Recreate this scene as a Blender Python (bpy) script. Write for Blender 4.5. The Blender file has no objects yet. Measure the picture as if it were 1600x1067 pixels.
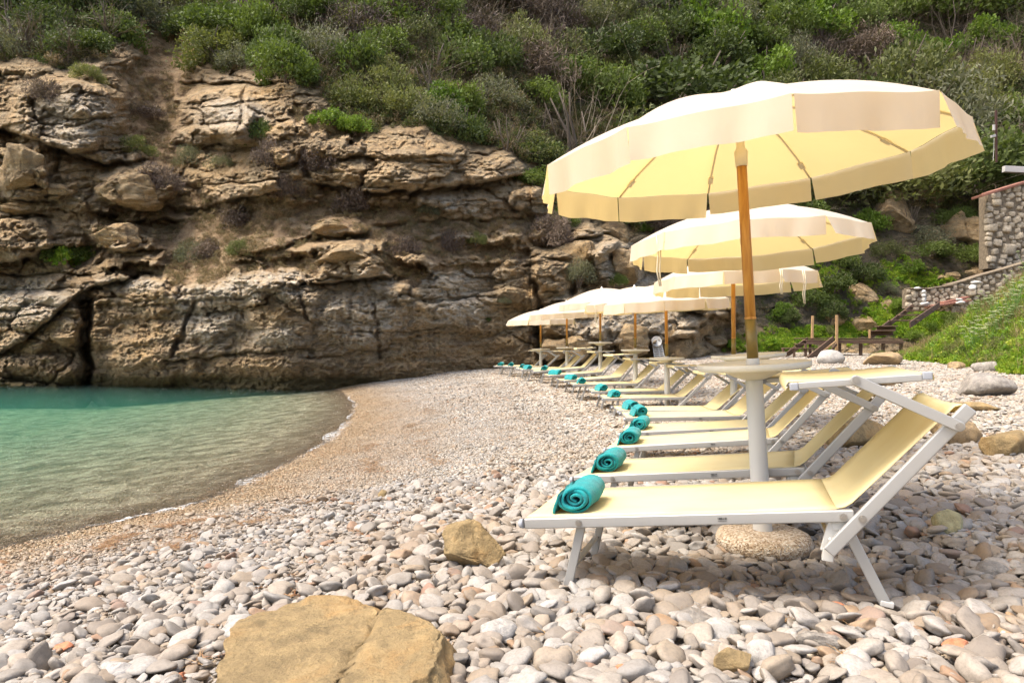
import bpy, math, random
import numpy as np
from mathutils import Vector, Matrix, Euler
rad = math.radians
C = bpy.context.scene.collection
S = bpy.context.scene
# ---------------------------------------------------------------- camera, sky, sun, exposure
# the camera stands at the origin, looking level along +Y; the beach lies about 1.1 m below it
F = 1067.0
cam = bpy.data.cameras.new("camera"); cam.lens = 24; cam.sensor_width = 36
cam.clip_end = 600; cam.clip_start = 0.05
co = bpy.data.objects.new("camera", cam); C.objects.link(co)
co.location = (0, 0, 0); co.rotation_euler = (rad(90), 0, 0)
S.camera = co
SUN_EL, SUN_AZ = 62.0, -106.0        # azimuth clockwise from +Y: the sun is high on the left
w = bpy.data.worlds.new("World"); S.world = w; w.use_nodes = True
nt = w.node_tree; nt.nodes.clear()
sky = nt.nodes.new('ShaderNodeTexSky'); sky.sky_type = 'NISHITA'; sky.sun_disc = False
sky.sun_elevation = rad(SUN_EL); sky.sun_rotation = rad(SUN_AZ)
sky.dust_density = 5.0; sky.air_density = 1.0; sky.ozone_density = 0.6
bg = nt.nodes.new('ShaderNodeBackground'); bg.inputs[1].default_value = 0.15
wo = nt.nodes.new('ShaderNodeOutputWorld')
nt.links.new(sky.outputs[0], bg.inputs[0]); nt.links.new(bg.outputs[0], wo.inputs[0])
sl = bpy.data.lights.new("sun", 'SUN'); sl.energy = 1.75; sl.angle = rad(30); sl.color = (1, .95, .86)
so = bpy.data.objects.new("sun", sl); C.objects.link(so)
az, el = rad(SUN_AZ), rad(SUN_EL)
tosun = Vector((math.sin(az) * math.cos(el), math.cos(az) * math.cos(el), math.sin(el)))
so.rotation_euler = tosun.to_track_quat('Z', 'Y').to_euler(); so.location = tosun * 60
S.view_settings.view_transform = 'Standard'; S.view_settings.look = 'None'
S.view_settings.exposure = 1.32; S.view_settings.gamma = 1
try:
    S.cycles.transparent_max_bounces = 12; S.cycles.max_bounces = 8; S.cycles.diffuse_bounces = 3
except Exception: pass

# ---------------------------------------------------------------- noise in numpy
def _h(ix, iy, seed):
    n = (ix.astype(np.int64) * 374761393 + iy.astype(np.int64) * 668265263 + seed * 974634777) & 0xffffffff
    n = ((n ^ (n >> 13)) * 1274126177) & 0xffffffff
    n = ((n ^ (n >> 16)) * 2246822519) & 0xffffffff
    return ((n ^ (n >> 15)) & 0xffffff) / float(0xffffff)
def vn(x, y, seed=0):
    x = np.asarray(x, float); y = np.asarray(y, float)
    ix = np.floor(x); iy = np.floor(y); fx = x - ix; fy = y - iy
    ux = fx * fx * fx * (fx * (fx * 6 - 15) + 10); uy = fy * fy * fy * (fy * (fy * 6 - 15) + 10)
    def g(dx, dy):
        a = _h(ix + dx, iy + dy, seed) * 2 * np.pi
        return np.cos(a) * (fx - dx) + np.sin(a) * (fy - dy)
    a = g(0, 0) * (1 - ux) + g(1, 0) * ux; b = g(0, 1) * (1 - ux) + g(1, 1) * ux
    return (a * (1 - uy) + b * uy) * 1.5
def fbm(x, y, seed=0, o=5, gain=.5, ridged=False):
    t = 0; a = 1; s = 0
    for k in range(o):
        n = vn(x * 2 ** k + k * 17.3, y * 2 ** k - k * 9.1, seed + k)
        if ridged: n = 1 - 2 * np.abs(n)
        t = t + n * a; s += a; a *= gain
    return t / s
def worley(x, y, seed=0, jit=.85):
    x = np.asarray(x, float); y = np.asarray(y, float)
    ix = np.floor(x); iy = np.floor(y)
    f1 = np.full(x.shape, 9.); f2 = np.full(x.shape, 9.); idv = np.zeros(x.shape)
    for dx in (-1, 0, 1):
        for dy in (-1, 0, 1):
            cx = ix + dx; cy = iy + dy
            px = cx + .5 + (_h(cx, cy, seed) - .5) * jit; py = cy + .5 + (_h(cx, cy, seed + 7) - .5) * jit
            d = np.hypot(px - x, py - y); r = _h(cx, cy, seed + 13)
            n = d < f1
            f2 = np.where(n, f1, np.minimum(f2, d)); idv = np.where(n, r, idv); f1 = np.where(n, d, f1)
    return f1, f2, idv
def sstep(a, b, x):
    t = np.clip((x - a) / (b - a), 0, 1); return t * t * (3 - 2 * t)
R0 = random.Random(7)
rng = np.random.default_rng(11)

# ---------------------------------------------------------------- object helpers
def link(o, parent=None, coll=None):
    (coll or C).objects.link(o)
    if parent: o.parent = parent
    return o
def tag(o, label=None, cat=None, group=None, kind=None):
    if label: o['label'] = label
    if cat: o['category'] = cat
    if group: o['group'] = group
    if kind: o['kind'] = kind
    return o
def empty(name, loc=(0, 0, 0), rot=(0, 0, 0)):
    o = bpy.data.objects.new(name, None); o.location = loc; o.rotation_euler = rot
    o.empty_display_size = .1
    return link(o)
def np_mesh(name, V, Fq, mat=None, smooth=True, attrs=None):
    """V (n,3), Fq (m,k) all faces same corner count"""
    me = bpy.data.meshes.new(name)
    V = np.asarray(V, np.float32); Fq = np.asarray(Fq, np.int32)
    me.vertices.add(len(V)); me.vertices.foreach_set('co', V.ravel())
    k = Fq.shape[1]
    me.loops.add(Fq.size); me.loops.foreach_set('vertex_index', Fq.ravel())
    me.polygons.add(len(Fq)); me.polygons.foreach_set('loop_start', np.arange(0, Fq.size, k, dtype=np.int32))
    me.polygons.foreach_set('loop_total', np.full(len(Fq), k, np.int32))
    if smooth: me.polygons.foreach_set('use_smooth', np.ones(len(Fq), bool))
    for an, (ty, val) in (attrs or {}).items():
        a = me.attributes.new(an, ty, 'POINT')
        val = np.asarray(val)
        if ty == 'FLOAT': a.data.foreach_set('value', val.astype(np.float32))
        elif ty == 'INT': a.data.foreach_set('value', val.astype(np.int32))
        else: a.data.foreach_set('vector', val.astype(np.float32).ravel())
    me.update(calc_edges=True)
    if mat: me.materials.append(mat)
    return me
class MB:
    """collects shapes; build() links them as one mesh object"""
    def __init__(s): s.v = []; s.f = []; s.sm = []
    def add(s, vs, fs, smooth=False):
        b = len(s.v); s.v += [tuple(v) for v in vs]; s.f += [tuple(i + b for i in f) for f in fs]; s.sm += [smooth] * len(fs)
        return s
    def box(s, c, d, rot=None, m=None):
        vs = [Vector((x * d[0] / 2, y * d[1] / 2, z * d[2] / 2)) for x in (-1, 1) for y in (-1, 1) for z in (-1, 1)]
        if rot: e = Euler(rot).to_matrix(); vs = [e @ v for v in vs]
        vs = [v + Vector(c) for v in vs]
        if m: vs = [m @ v for v in vs]
        return s.add(vs, [(0, 1, 3, 2), (4, 6, 7, 5), (0, 4, 5, 1), (2, 3, 7, 6), (0, 2, 6, 4), (1, 5, 7, 3)])
    def bar(s, a, b, w_, h_, up=(0, 0, 1)):
        """rectangular bar a->b, w_ across, h_ along 'up'"""
        a = Vector(a); b = Vector(b); d = b - a; L = d.length; d.normalize()
        upv = Vector(up); sd = d.cross(upv)
        if sd.length < 1e-4: sd = d.cross(Vector((0, 1, 0)))
        sd.normalize(); u = sd.cross(d).normalized()
        vs = []
        for p in (a, b):
            for (i, j) in ((-1, -1), (1, -1), (1, 1), (-1, 1)): vs.append(p + sd * i * w_ / 2 + u * j * h_ / 2)
        return s.add(vs, [(3, 2, 1, 0), (4, 5, 6, 7), (0, 1, 5, 4), (1, 2, 6, 5), (2, 3, 7, 6), (3, 0, 4, 7)])
    def tube(s, pts, r, n=10, caps=True):
        pts = [Vector(p) for p in pts]; rs = r if hasattr(r, '__len__') else [r] * len(pts)
        t0 = (pts[1] - pts[0]).normalized(); ref = Vector((0, 0, 1)) if abs(t0.z) < .9 else Vector((1, 0, 0))
        x = t0.cross(ref).normalized(); vs = []; m = len(pts)
        for i, p in enumerate(pts):
            t = (pts[min(i + 1, m - 1)] - pts[max(i - 1, 0)]).normalized()
            x = (x - t * x.dot(t)).normalized(); y = t.cross(x)
            for k in range(n):
                a = 2 * math.pi * k / n; vs.append(p + (x * math.cos(a) + y * math.sin(a)) * rs[i])
        fs = [(i * n + k, i * n + (k + 1) % n, (i + 1) * n + (k + 1) % n, (i + 1) * n + k) for i in range(m - 1) for k in range(n)]
        s.add(vs, fs, True)
        if caps:
            b = len(s.v) - m * n
            s.f += [tuple(b + k for k in range(n))[::-1], tuple(b + (m - 1) * n + k for k in range(n))]; s.sm += [False, False]
        return s
    def lathe(s, prof, n=32, c=(0, 0, 0), caps=True):
        m = len(prof); vs = []
        for (r, z) in prof:
            for k in range(n):
                a = 2 * math.pi * k / n; vs.append((c[0] + r * math.cos(a), c[1] + r * math.sin(a), c[2] + z))
        fs = [(i * n + k, i * n + (k + 1) % n, (i + 1) * n + (k + 1) % n, (i + 1) * n + k) for i in range(m - 1) for k in range(n)]
        s.add(vs, fs, True)
        if caps:
            b = len(s.v) - m * n
            s.f += [tuple(b + k for k in range(n))[::-1], tuple(b + (m - 1) * n + k for k in range(n))]; s.sm += [False, False]
        return s
    def mesh(s, name, mat):
        me = bpy.data.meshes.new(name); me.from_pydata([tuple(v) for v in s.v], [], s.f)
        me.polygons.foreach_set('use_smooth', s.sm); me.update()
        if mat: me.materials.append(mat)
        return me
    def build(s, name, mat, parent=None, bevel=0, coll=None):
        o = bpy.data.objects.new(name, s.mesh(name, mat)); link(o, parent, coll)
        if bevel:
            b = o.modifiers.new('bevel', 'BEVEL'); b.width = bevel; b.segments = 2; b.limit_method = 'ANGLE'
            o.modifiers.new('wn', 'WEIGHTED_NORMAL')
        return o
def copy_tree(o, parent=None):
    c = o.copy(); C.objects.link(c)
    if parent: c.parent = parent
    for ch in o.children: copy_tree(ch, c)
    return c

# ---------------------------------------------------------------- material helpers
class MT:
    def __init__(s, name, **kw):
        s.m = bpy.data.materials.new(name); s.m.use_nodes = True; s.t = s.m.node_tree
        s.b = s.t.nodes['Principled BSDF']; s.out = s.t.nodes['Material Output']
        for k, v in kw.items(): s.set(k.replace('_', ' '), v)
    def set(s, k, v):
        i = s.b.inputs[k]
        if hasattr(v, 'is_output'): s.t.links.new(v, i)
        elif isinstance(v, tuple) and len(v) == 3: i.default_value = (*v, 1)
        else: i.default_value = v
    def n(s, ty, **kw):
        nd = s.t.nodes.new('ShaderNode' + ty)
        for k, v in kw.items():
            if k in nd.inputs: 
                if hasattr(v, 'is_output'): s.t.links.new(v, nd.inputs[k])
                else: nd.inputs[k].default_value = v
            else: setattr(nd, k, v)
        return nd
    def co(s, kind='Object', scale=None, rot=None):
        o = s.n('TexCoord').outputs[kind] if kind != 'World' else s.n('NewGeometry').outputs['Position']
        if scale:
            mp = s.t.nodes.new('ShaderNodeMapping'); s.t.links.new(o, mp.inputs[0])
            mp.inputs['Scale'].default_value = scale
            if rot: mp.inputs['Rotation'].default_value = rot
            o = mp.outputs[0]
        return o
    def noise(s, co, sc, det=5, rough=.6, dist=0):
        nd = s.n('TexNoise'); s.t.links.new(co, nd.inputs['Vector'])
        nd.inputs['Scale'].default_value = sc; nd.inputs['Detail'].default_value = det
        nd.inputs['Roughness'].default_value = rough; nd.inputs['Distortion'].default_value = dist
        return nd.outputs['Fac']
    def vor(s, co, sc, feat='F1', out='Distance'):
        nd = s.n('TexVoronoi'); nd.feature = feat; s.t.links.new(co, nd.inputs['Vector']); nd.inputs['Scale'].default_value = sc
        return nd.outputs[out]
    def ramp(s, fac, stops, interp='LINEAR'):
        r = s.t.nodes.new('ShaderNodeValToRGB'); s.t.links.new(fac, r.inputs[0]); r.color_ramp.interpolation = interp
        e = r.color_ramp.elements
        while len(e) < len(stops): e.new(.5)
        for i, (p, c) in enumerate(stops):
            e[i].position = p; e[i].color = (c, c, c, 1) if not hasattr(c, '__len__') else (*c, 1)
        return r.outputs[0]
    def mix(s, f, a, b, mode='MIX'):
        nd = s.t.nodes.new('ShaderNodeMix'); nd.data_type = 'RGBA'; nd.blend_type = mode
        for i, v in ((0, f), (6, a), (7, b)):
            if hasattr(v, 'is_output'): s.t.links.new(v, nd.inputs[i])
            elif hasattr(v, '__len__'): nd.inputs[i].default_value = (*v, 1)
            else: nd.inputs[i].default_value = v if i == 0 else (v, v, v, 1)
        return nd.outputs[2]
    def math(s, op, a, b=0., c=None, clamp=False):
        nd = s.t.nodes.new('ShaderNodeMath'); nd.operation = op; nd.use_clamp = clamp
        for i, v in enumerate((a, b, c)):
            if v is None: continue
            if hasattr(v, 'is_output'): s.t.links.new(v, nd.inputs[i])
            else: nd.inputs[i].default_value = v
        return nd.outputs[0]
    def attr(s, name, ty='GEOMETRY'):
        nd = s.t.nodes.new('ShaderNodeAttribute'); nd.attribute_name = name; nd.attribute_type = ty
        return nd.outputs['Fac']
    def bump(s, h, strength=.5, dist=.01, prev=None):
        nd = s.t.nodes.new('ShaderNodeBump'); s.t.links.new(h, nd.inputs['Height'])
        nd.inputs['Strength'].default_value = strength; nd.inputs['Distance'].default_value = dist
        if prev: s.t.links.new(prev, nd.inputs['Normal'])
        return nd.outputs[0]
    def translucent(s, col, fac):
        """mix the principled surface with light let through"""
        tr = s.t.nodes.new('ShaderNodeBsdfTranslucent'); mx = s.t.nodes.new('ShaderNodeMixShader')
        if hasattr(col, 'is_output'): s.t.links.new(col, tr.inputs[0])
        else: tr.inputs[0].default_value = (*col, 1)
        mx.inputs[0].default_value = fac
        s.t.links.new(s.b.outputs[0], mx.inputs[1]); s.t.links.new(tr.outputs[0], mx.inputs[2])
        s.t.links.new(mx.outputs[0], s.out.inputs[0])

def mk_mats():
    M = {}
    # rock of the cliff
    m = MT('cliff_rock', Roughness=.9); P = m.co('World'); PS = m.co('World', (1, 1, 2.6), (0, .12, 0))
    PV = m.co('World', (1.2, 1.2, .28))
    n1 = m.noise(PS, .35, 6, .65, .6); n2 = m.noise(P, 1.7, 8, .7, .3); n3 = m.noise(PS, 6, 8, .75); nv = m.noise(PV, 1.6, 5, .65, .4)
    nf = m.noise(PS, 22, 5, .7)
    c = m.ramp(n1, [(.36, (.42, .32, .2)), (.46, (.56, .41, .24)), (.56, (.66, .5, .3)), (.66, (.68, .47, .23))])
    nA = m.noise(PS, .9, 13, .74, .4); nB = m.noise(PS, 1.9, 13, .78, .2); nC = m.noise(m.co('World', (1, 1, 1.5)), 4.5, 12, .8)
    c = m.mix(m.ramp(nA, [(.50, 0.), (.56, .8)]), c, (.46, .385, .27))
    c = m.mix(m.ramp(nB, [(.53, 0.), (.58, .8)]), c, (.72, .6, .42))
    c = m.mix(m.ramp(nB, [(.40, .7), (.455, 0.)]), c, (.23, .165, .10))
    c = m.mix(m.ramp(nC, [(.40, .75), (.45, 0.)]), c, (.17, .13, .09))
    c = m.mix(m.ramp(nC, [(.57, 0.), (.62, .6)]), c, (.68, .58, .42))
    c = m.mix(m.ramp(nv, [(.55, 0.), (.64, .5)]), c, (.25, .195, .14))
    c = m.mix(1., c, (1., .9, .74), 'MULTIPLY')
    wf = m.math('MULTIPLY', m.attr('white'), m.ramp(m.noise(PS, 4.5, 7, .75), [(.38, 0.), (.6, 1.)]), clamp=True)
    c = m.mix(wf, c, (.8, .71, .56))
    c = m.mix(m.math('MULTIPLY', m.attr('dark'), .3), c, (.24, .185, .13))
    sf = m.attr('soil')
    cs = m.ramp(m.noise(P, 2.5, 13, .8), [(.38, (.2, .13, .075)), (.47, (.42, .27, .14)), (.54, (.52, .36, .2)), (.62, (.6, .46, .29))])
    c = m.mix(sf, c, cs)
    vf = m.attr('veg')
    c = m.mix(vf, c, m.ramp(m.noise(P, 5, 6, .8), [(.35, (.05, .042, .025)), (.6, (.13, .1, .055)), (.75, (.09, .11, .04))]))
    wl = m.attr('tide')
    c = m.mix(wl, c, (.2, .15, .06))
    c = m.mix(m.ramp(nf, [(.3, .5), (.55, 0.)]), c, (.1, .075, .05))
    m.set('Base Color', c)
    cr = m.vor(m.co('World', (1, 1, 2.1), (0, .15, .2)), 1.9, 'DISTANCE_TO_EDGE'); cr2 = m.vor(m.co('World', (1, 1, 2.4), (0, -.2, 0)), 6.5, 'DISTANCE_TO_EDGE')
    b = m.bump(m.ramp(cr, [(0, 0.), (.05, 1.)]), .25, .05)
    b = m.bump(m.ramp(cr2, [(0, 0.), (.08, 1.)]), .22, .02, b)
    b = m.bump(m.noise(PS, 4, 10, .8), 1., .3, b); b = m.bump(nf, 1., .06, b)
    m.set('Normal', b); M['cliff'] = m.m
    # loose boulders: three tints
    def rock(name, a, b_, c_, sc=1.0, bumpd=.02):
        m = MT(name, Roughness=.85); P = m.co('Object')
        n1 = m.noise(P, 3 * sc, 7, .65, .4); n2 = m.noise(P, 11 * sc, 8, .7)
        c = m.ramp(n1, [(.3, a), (.52, b_), (.72, c_)])
        c = m.mix(m.ramp(n2, [(.25, .6), (.5, 0.)]), c, tuple(x * .35 for x in a))
        c = m.mix(m.ramp(m.noise(P, 55 * sc, 4, .7), [(.4, .25), (.6, 0.)]), c, tuple(x * .5 for x in b_))
        c = m.mix(m.ramp(m.noise(P, 6 * sc, 12, .8, .3), [(.52, 0.), (.58, .45)]), c, tuple(min(1, x * 1.35) for x in b_)); c = m.mix(m.ramp(m.noise(P, 4.3 * sc, 12, .8), [(.40, .5), (.45, 0.)]), c, tuple(x * .55 for x in a))
        m.set('Base Color', c)
        b = m.bump(n2, .9, bumpd * 1.5); b = m.bump(m.noise(P, 60 * sc, 4, .7), .5, bumpd * .25, b); m.set('Normal', b)
        M[name] = m.m
    rock('sandstone', (.22, .155, .07), (.34, .24, .11), (.42, .24, .08), 1.5, .03)
    rock('grey_stone', (.2, .175, .15), (.32, .285, .24), (.42, .38, .32), 2)
    rock('brown_stone', (.2, .15, .09), (.36, .25, .13), (.5, .33, .15), 1.5)
    rock('rust_stone', (.4, .14, .06), (.5, .2, .1), (.56, .3, .18), 4, .004)
    rock('olive_stone', (.26, .22, .1), (.38, .33, .17), (.46, .4, .24), 3, .008)
    rock('pale_stone', (.3, .28, .25), (.41, .38, .34), (.5, .47, .42), 5, .006)
    rock('cliff_block', (.16, .13, .1), (.34, .26, .17), (.46, .38, .28), .7, .1)
    rock('wall_stone', (.28, .225, .16), (.46, .38, .27), (.58, .5, .38), 1.5, .03)
    # beach ground (sand and grit between the pebbles, sea bed)
    m = MT('beach_ground', Roughness=.9); P = m.co('World')
    v = m.vor(P, 38, 'F1', 'Color'); sx = m.n('SeparateColor'); m.t.links.new(v, sx.inputs[0])
    c = m.ramp(sx.outputs[0], [(0, (.3, .24, .17)), (.3, (.5, .44, .36)), (.6, (.36, .27, .17)), (.85, (.62, .58, .52)), (1, (.2, .15, .1))])
    zz = m.n('SeparateXYZ'); m.t.links.new(P, zz.inputs[0])
    under = m.ramp(m.math('ADD', zz.outputs[2], 3.0), [(0.0, 1.), (1.0, 1.)])
    deep = m.math('SUBTRACT', -1.62, zz.outputs[2])
    c = m.mix(.45, c, (.4, .32, .22))
    patch = m.ramp(m.noise(m.co('World', (1, .8, 1)), 1.5, 8, .75), [(.42, 0.), (.58, 1.)])
    cb = m.mix(patch, (.5, .42, .27), (.26, .22, .12))
    c = m.mix(m.ramp(deep, [(0.0, 0.), (.12, .75)]), c, cb)
    m.set('Base Color', c); m.set('Normal', m.bump(m.vor(P, 38), .8, .01)); M['beach'] = m.m
    # pebbles, instance colour from 'rnd'; wet and dark next to the water
    PAL = [(0, (.42, .41, .39)), (.12, (.56, .54, .5)), (.24, (.33, .31, .28)), (.34, (.62, .6, .57)), (.46, (.38, .31, .23)), (.58, (.5, .45, .38)),
           (.66, (.3, .26, .22)), (.74, (.46, .35, .22)), (.82, (.56, .53, .48)), (.9, (.36, .24, .12)), (.93, (.64, .63, .6)), (.955, (.5, .3, .12)), (.98, (.42, .2, .1)), (.99, (.42, .38, .33)), (1, (.18, .17, .16))]
    for nm, ty in (('pebble', 'INSTANCER'), ('pebble_patch', 'GEOMETRY')):
        m = MT(nm, Roughness=.7); P = m.co('World'); r = m.attr('rnd', ty)
        c = m.ramp(r, PAL, 'CONSTANT' if 0 else 'LINEAR')
        off = m.n('Combine' + 'XYZ'); m.t.links.new(m.math('MULTIPLY', r, 37.), off.inputs[0])
        va = m.n('VectorMath', operation='ADD'); m.t.links.new(P, va.inputs[0]); m.t.links.new(off.outputs[0], va.inputs[1]); Q = va.outputs[0]
        c = m.mix(m.ramp(m.noise(Q, 22, 6, .7, .8), [(.42, 0.), (.68, .45)]), c, (.32, .27, .21))
        c = m.mix(m.ramp(m.noise(Q, 90, 4, .7), [(.35, .35), (.55, 0.)]), c, (.2, .17, .14))
        c = m.mix(m.ramp(m.noise(P, .9, 4, .6), [(.42, 0.), (.62, .4)]), c, m.mix(1., c, (.86, .70, .5), 'MULTIPLY'))
        hs = m.n('HueSaturation'); hs.inputs['Saturation'].default_value = .8; m.t.links.new(c, hs.inputs['Color']); c = hs.outputs[0]
        c = m.mix(1., c, (.63, .61, .585) if nm == 'pebble' else (.78, .755, .71), 'MULTIPLY')
        wet = m.ramp(m.math('ADD', m.math('SUBTRACT', m.n('SeparateXYZ').outputs[2], -1.60), m.math('MULTIPLY', m.noise(P, .8, 3, .6), .16)), [(.12, 1.), (.3, 0.)])
        sz = [n for n in m.t.nodes if n.bl_idname == 'ShaderNodeSeparateXYZ'][-1]; m.t.links.new(P, sz.inputs[0])
        c = m.mix(wet, c, m.mix(1., c, (.92, .74, .5), 'MULTIPLY'))
        uz = m.ramp(m.math('SUBTRACT', -1.6, sz.outputs[2]), [(0., 0.), (.12, 1.)]); un = m.noise(P, 2.6, 7, .75, .3)
        c = m.mix(m.math('MULTIPLY', uz, .6), c, (.62, .5, .32))
        c = m.mix(m.math('MULTIPLY', uz, m.ramp(un, [(.48, 0.), (.56, .85)])), c, (.82, .72, .5))  # light and dark mottling below water: ripple contrast put into the seabed colour
        c = m.mix(m.math('MULTIPLY', uz, m.ramp(un, [(.38, .75), (.47, 0.)])), c, (.24, .2, .1))
        m.set('Base Color', c); m.set('Roughness', m.math('SUBTRACT', .72, m.math('MULTIPLY', wet, .35)))
        m.set('Normal', m.bump(m.noise(Q, 120, 5, .7), .35, .004)); M[nm] = m.m
    # water: lets light through by colour, ripples reflect
    m = MT('sea_water'); m.t.nodes.remove(m.b); P = m.co('World', (.75, 1.5, 1))
    h = m.math('ADD', m.noise(P, 3.0, 6, .7, .5), m.math('MULTIPLY', m.noise(P, 11, 4, .6), .35)); bp = m.bump(h, 1., .35)
    tr = m.n('BsdfTransparent'); gl = m.n('BsdfGlossy'); gl.inputs['Roughness'].default_value = .08
    m.t.links.new(bp, gl.inputs['Normal']); fr = m.n('Fresnel'); fr.inputs[0].default_value = 1.33; m.t.links.new(bp, fr.inputs['Normal'])
    mx = m.n('MixShader'); m.t.links.new(m.math('MULTIPLY', fr.outputs[0], .9), mx.inputs[0]); m.t.links.new(tr.outputs[0], mx.inputs[1]); m.t.links.new(gl.outputs[0], mx.inputs[2])
    m.t.links.new(mx.outputs[0], m.out.inputs[0])
    vs_ = m.n('VolumeScatter'); vs_.inputs[0].default_value = (.2, .8, .6, 1); vs_.inputs[1].default_value = .04; vb = m.n('VolumeAbsorption'); vb.inputs[0].default_value = (.2, .9, .62, 1); vb.inputs[1].default_value = .105; va = m.n('AddShader'); m.t.links.new(vs_.outputs[0], va.inputs[0]); m.t.links.new(vb.outputs[0], va.inputs[1])
    m.t.links.new(va.outputs[0], m.out.inputs[1]); M['water'] = m.m
    m = MT('foam', Base_Color=(.85, .85, .82), Roughness=.6); m.set('Alpha', m.math('MULTIPLY', m.ramp(m.noise(m.co('World'), 14, 7, .8), [(.46, 0.), (.6, .8)]), m.ramp(m.noise(m.co('World'), .9, 3, .5), [(.46, .05), (.6, 1.)]))); M['foam'] = m.m
    # lounger
    m = MT('white_metal', Base_Color=(.40, .39, .365), Roughness=.36, Metallic=.35)
    m.set('Normal', m.bump(m.noise(m.co('Object'), 90, 3, .6), .05, .001)); 
    m.set('Roughness', m.ramp(m.noise(m.co('Object'), 9, 5, .7), [(.3, .3), (.7, .5)])); M['metal'] = m.m
    M['plastic'] = MT('white_plastic', Base_Color=(.56, .54, .49), Roughness=.45).m
    M['grey_plastic'] = MT('grey_plastic', Base_Color=(.33, .34, .36), Roughness=.5).m
    M['steel'] = MT('bolt_steel', Base_Color=(.4, .38, .35), Roughness=.35, Metallic=.9).m
    M['ink'] = MT('dark_print', Base_Color=(.05, .05, .05), Roughness=.6).m
    m = MT('sling_fabric', Roughness=.75); P = m.co('Object')
    wv = m.n('TexChecker'); m.t.links.new(P, wv.inputs[0]); wv.inputs['Scale'].default_value = 420
    st = m.ramp(m.noise(m.co('Object', (1, 2.2, 1)), 2.6, 5, .6, .5), [(.36, 0.), (.64, 1.)])
    c = m.mix(st, (.80, .735, .45), (.76, .67, .375)); m.set('Base Color', c)
    m.set('Normal', m.bump(wv.outputs['Fac'], .15, .0006, m.bump(m.noise(P, 5, 3, .5), .15, .01))); m.translucent((.88, .69, .28), .34); M['sling'] = m.m
    # parasol
    m = MT('canopy_cloth', Roughness=.8); P = m.co('Object'); fold = m.noise(m.co('Object', (1, 1, .35)), 5, 4, .55, .6)
    wr = m.noise(m.co('Object'), 14, 4, .6, 1.)
    c = m.mix(m.ramp(m.noise(P, 2.2, 5, .6), [(.4, 0.), (.7, .5)]), (.58, .535, .45), (.53, .48, .39)); m.set('Base Color', c)
    m.set('Normal', m.bump(fold, .3, .03, m.bump(wr, .15, .006))); m.translucent((.95, .69, .25), .36); M['canopy'] = m.m
    m = MT('strap_cloth', Base_Color=(.62, .54, .38), Roughness=.85); M['strap'] = m.m
    m = MT('pole_wood', Roughness=.5); P = m.co('Object', (6, 6, .7))
    m.set('Base Color', m.ramp(m.noise(P, 6, 6, .6, .4), [(.35, (.3, .12, .018)), (.5, (.44, .2, .03)), (.65, (.54, .27, .05))])); M['pole'] = m.m
    m = MT('brass_sleeve', Base_Color=(.2, .14, .035), Roughness=.4, Metallic=.35); M['sleeve'] = m.m
    m = MT('base_aggregate', Roughness=.95); P = m.co('Object'); v = m.vor(P, 110, 'F1', 'Color'); sx = m.n('SeparateColor'); m.t.links.new(v, sx.inputs[0])
    m.set('Base Color', m.ramp(sx.outputs[0], [(0, (.2, .13, .07)), (.3, (.42, .31, .2)), (.65, (.54, .43, .3)), (1, (.66, .58, .46))]))
    m.set('Normal', m.bump(m.vor(P, 110), .9, .008)); M['aggregate'] = m.m
    m = MT('tray_plastic', Roughness=.4); m.set('Base Color', m.ramp(m.noise(m.co('Object'), 7, 6, .7), [(.35, (.58, .53, .42)), (.7, (.64, .60, .5))])); M['tray'] = m.m
    # towel
    m = MT('teal_towel', Roughness=1.0); P = m.co('Object')
    m.set('Base Color', m.ramp(m.noise(P, 18, 6, .75), [(.3, (.0, .15, .155)), (.55, (.0, .26, .27)), (.8, (.0, .35, .35))]))
    m.set('Normal', m.bump(m.noise(P, 260, 3, .8), 1., .004, m.bump(m.noise(P, 22, 4, .6), .6, .012)))
    m.set('Sheen Weight', .15); m.set('Sheen Roughness', .5); M['towel'] = m.m
    # timber, masonry
    m = MT('old_timber', Roughness=.85); P = m.co('Object', (1, 1, 1))
    c = m.ramp(m.noise(m.co('Object', (1.2, 9, 9)), 2.2, 6, .65, .3), [(.3, (.05, .03, .02)), (.55, (.13, .075, .045)), (.75, (.2, .125, .08))]); m.set('Base Color', c)
    m.set('Normal', m.bump(m.noise(m.co('Object', (1.2, 9, 9)), 5, 5, .7), .5, .01)); M['timber'] = m.m
    m = MT('raw_timber', Roughness=.75); c = m.ramp(m.noise(m.co('Object', (7, 7, 1)), 4, 6, .65, .3), [(.3, (.3, .17, .07)), (.7, (.5, .32, .16))]); m.set('Base Color', c); M['raw_timber'] = m.m
    m = MT('brick_red', Roughness=.85); m.set('Base Color', m.ramp(m.noise(m.co('Object'), 5, 6, .7), [(.3, (.2, .08, .05)), (.7, (.34, .16, .11))])); M['brick'] = m.m
    m = MT('mortar_earth', Roughness=1); m.set('Base Color', m.ramp(m.noise(m.co('Object'), 8, 6, .7), [(.3, (.1, .08, .055)), (.7, (.3, .23, .15))])); m.set('Normal', m.bump(m.noise(m.co('Object'), 20, 6, .7), .6, .04)); M['mortar'] = m.m
    M['whitewash'] = MT('whitewash', Base_Color=(.5, .48, .44), Roughness=.8).m
    M['rust'] = MT('rusty_iron', Base_Color=(.09, .045, .035), Roughness=.8, Metallic=.3).m
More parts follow.
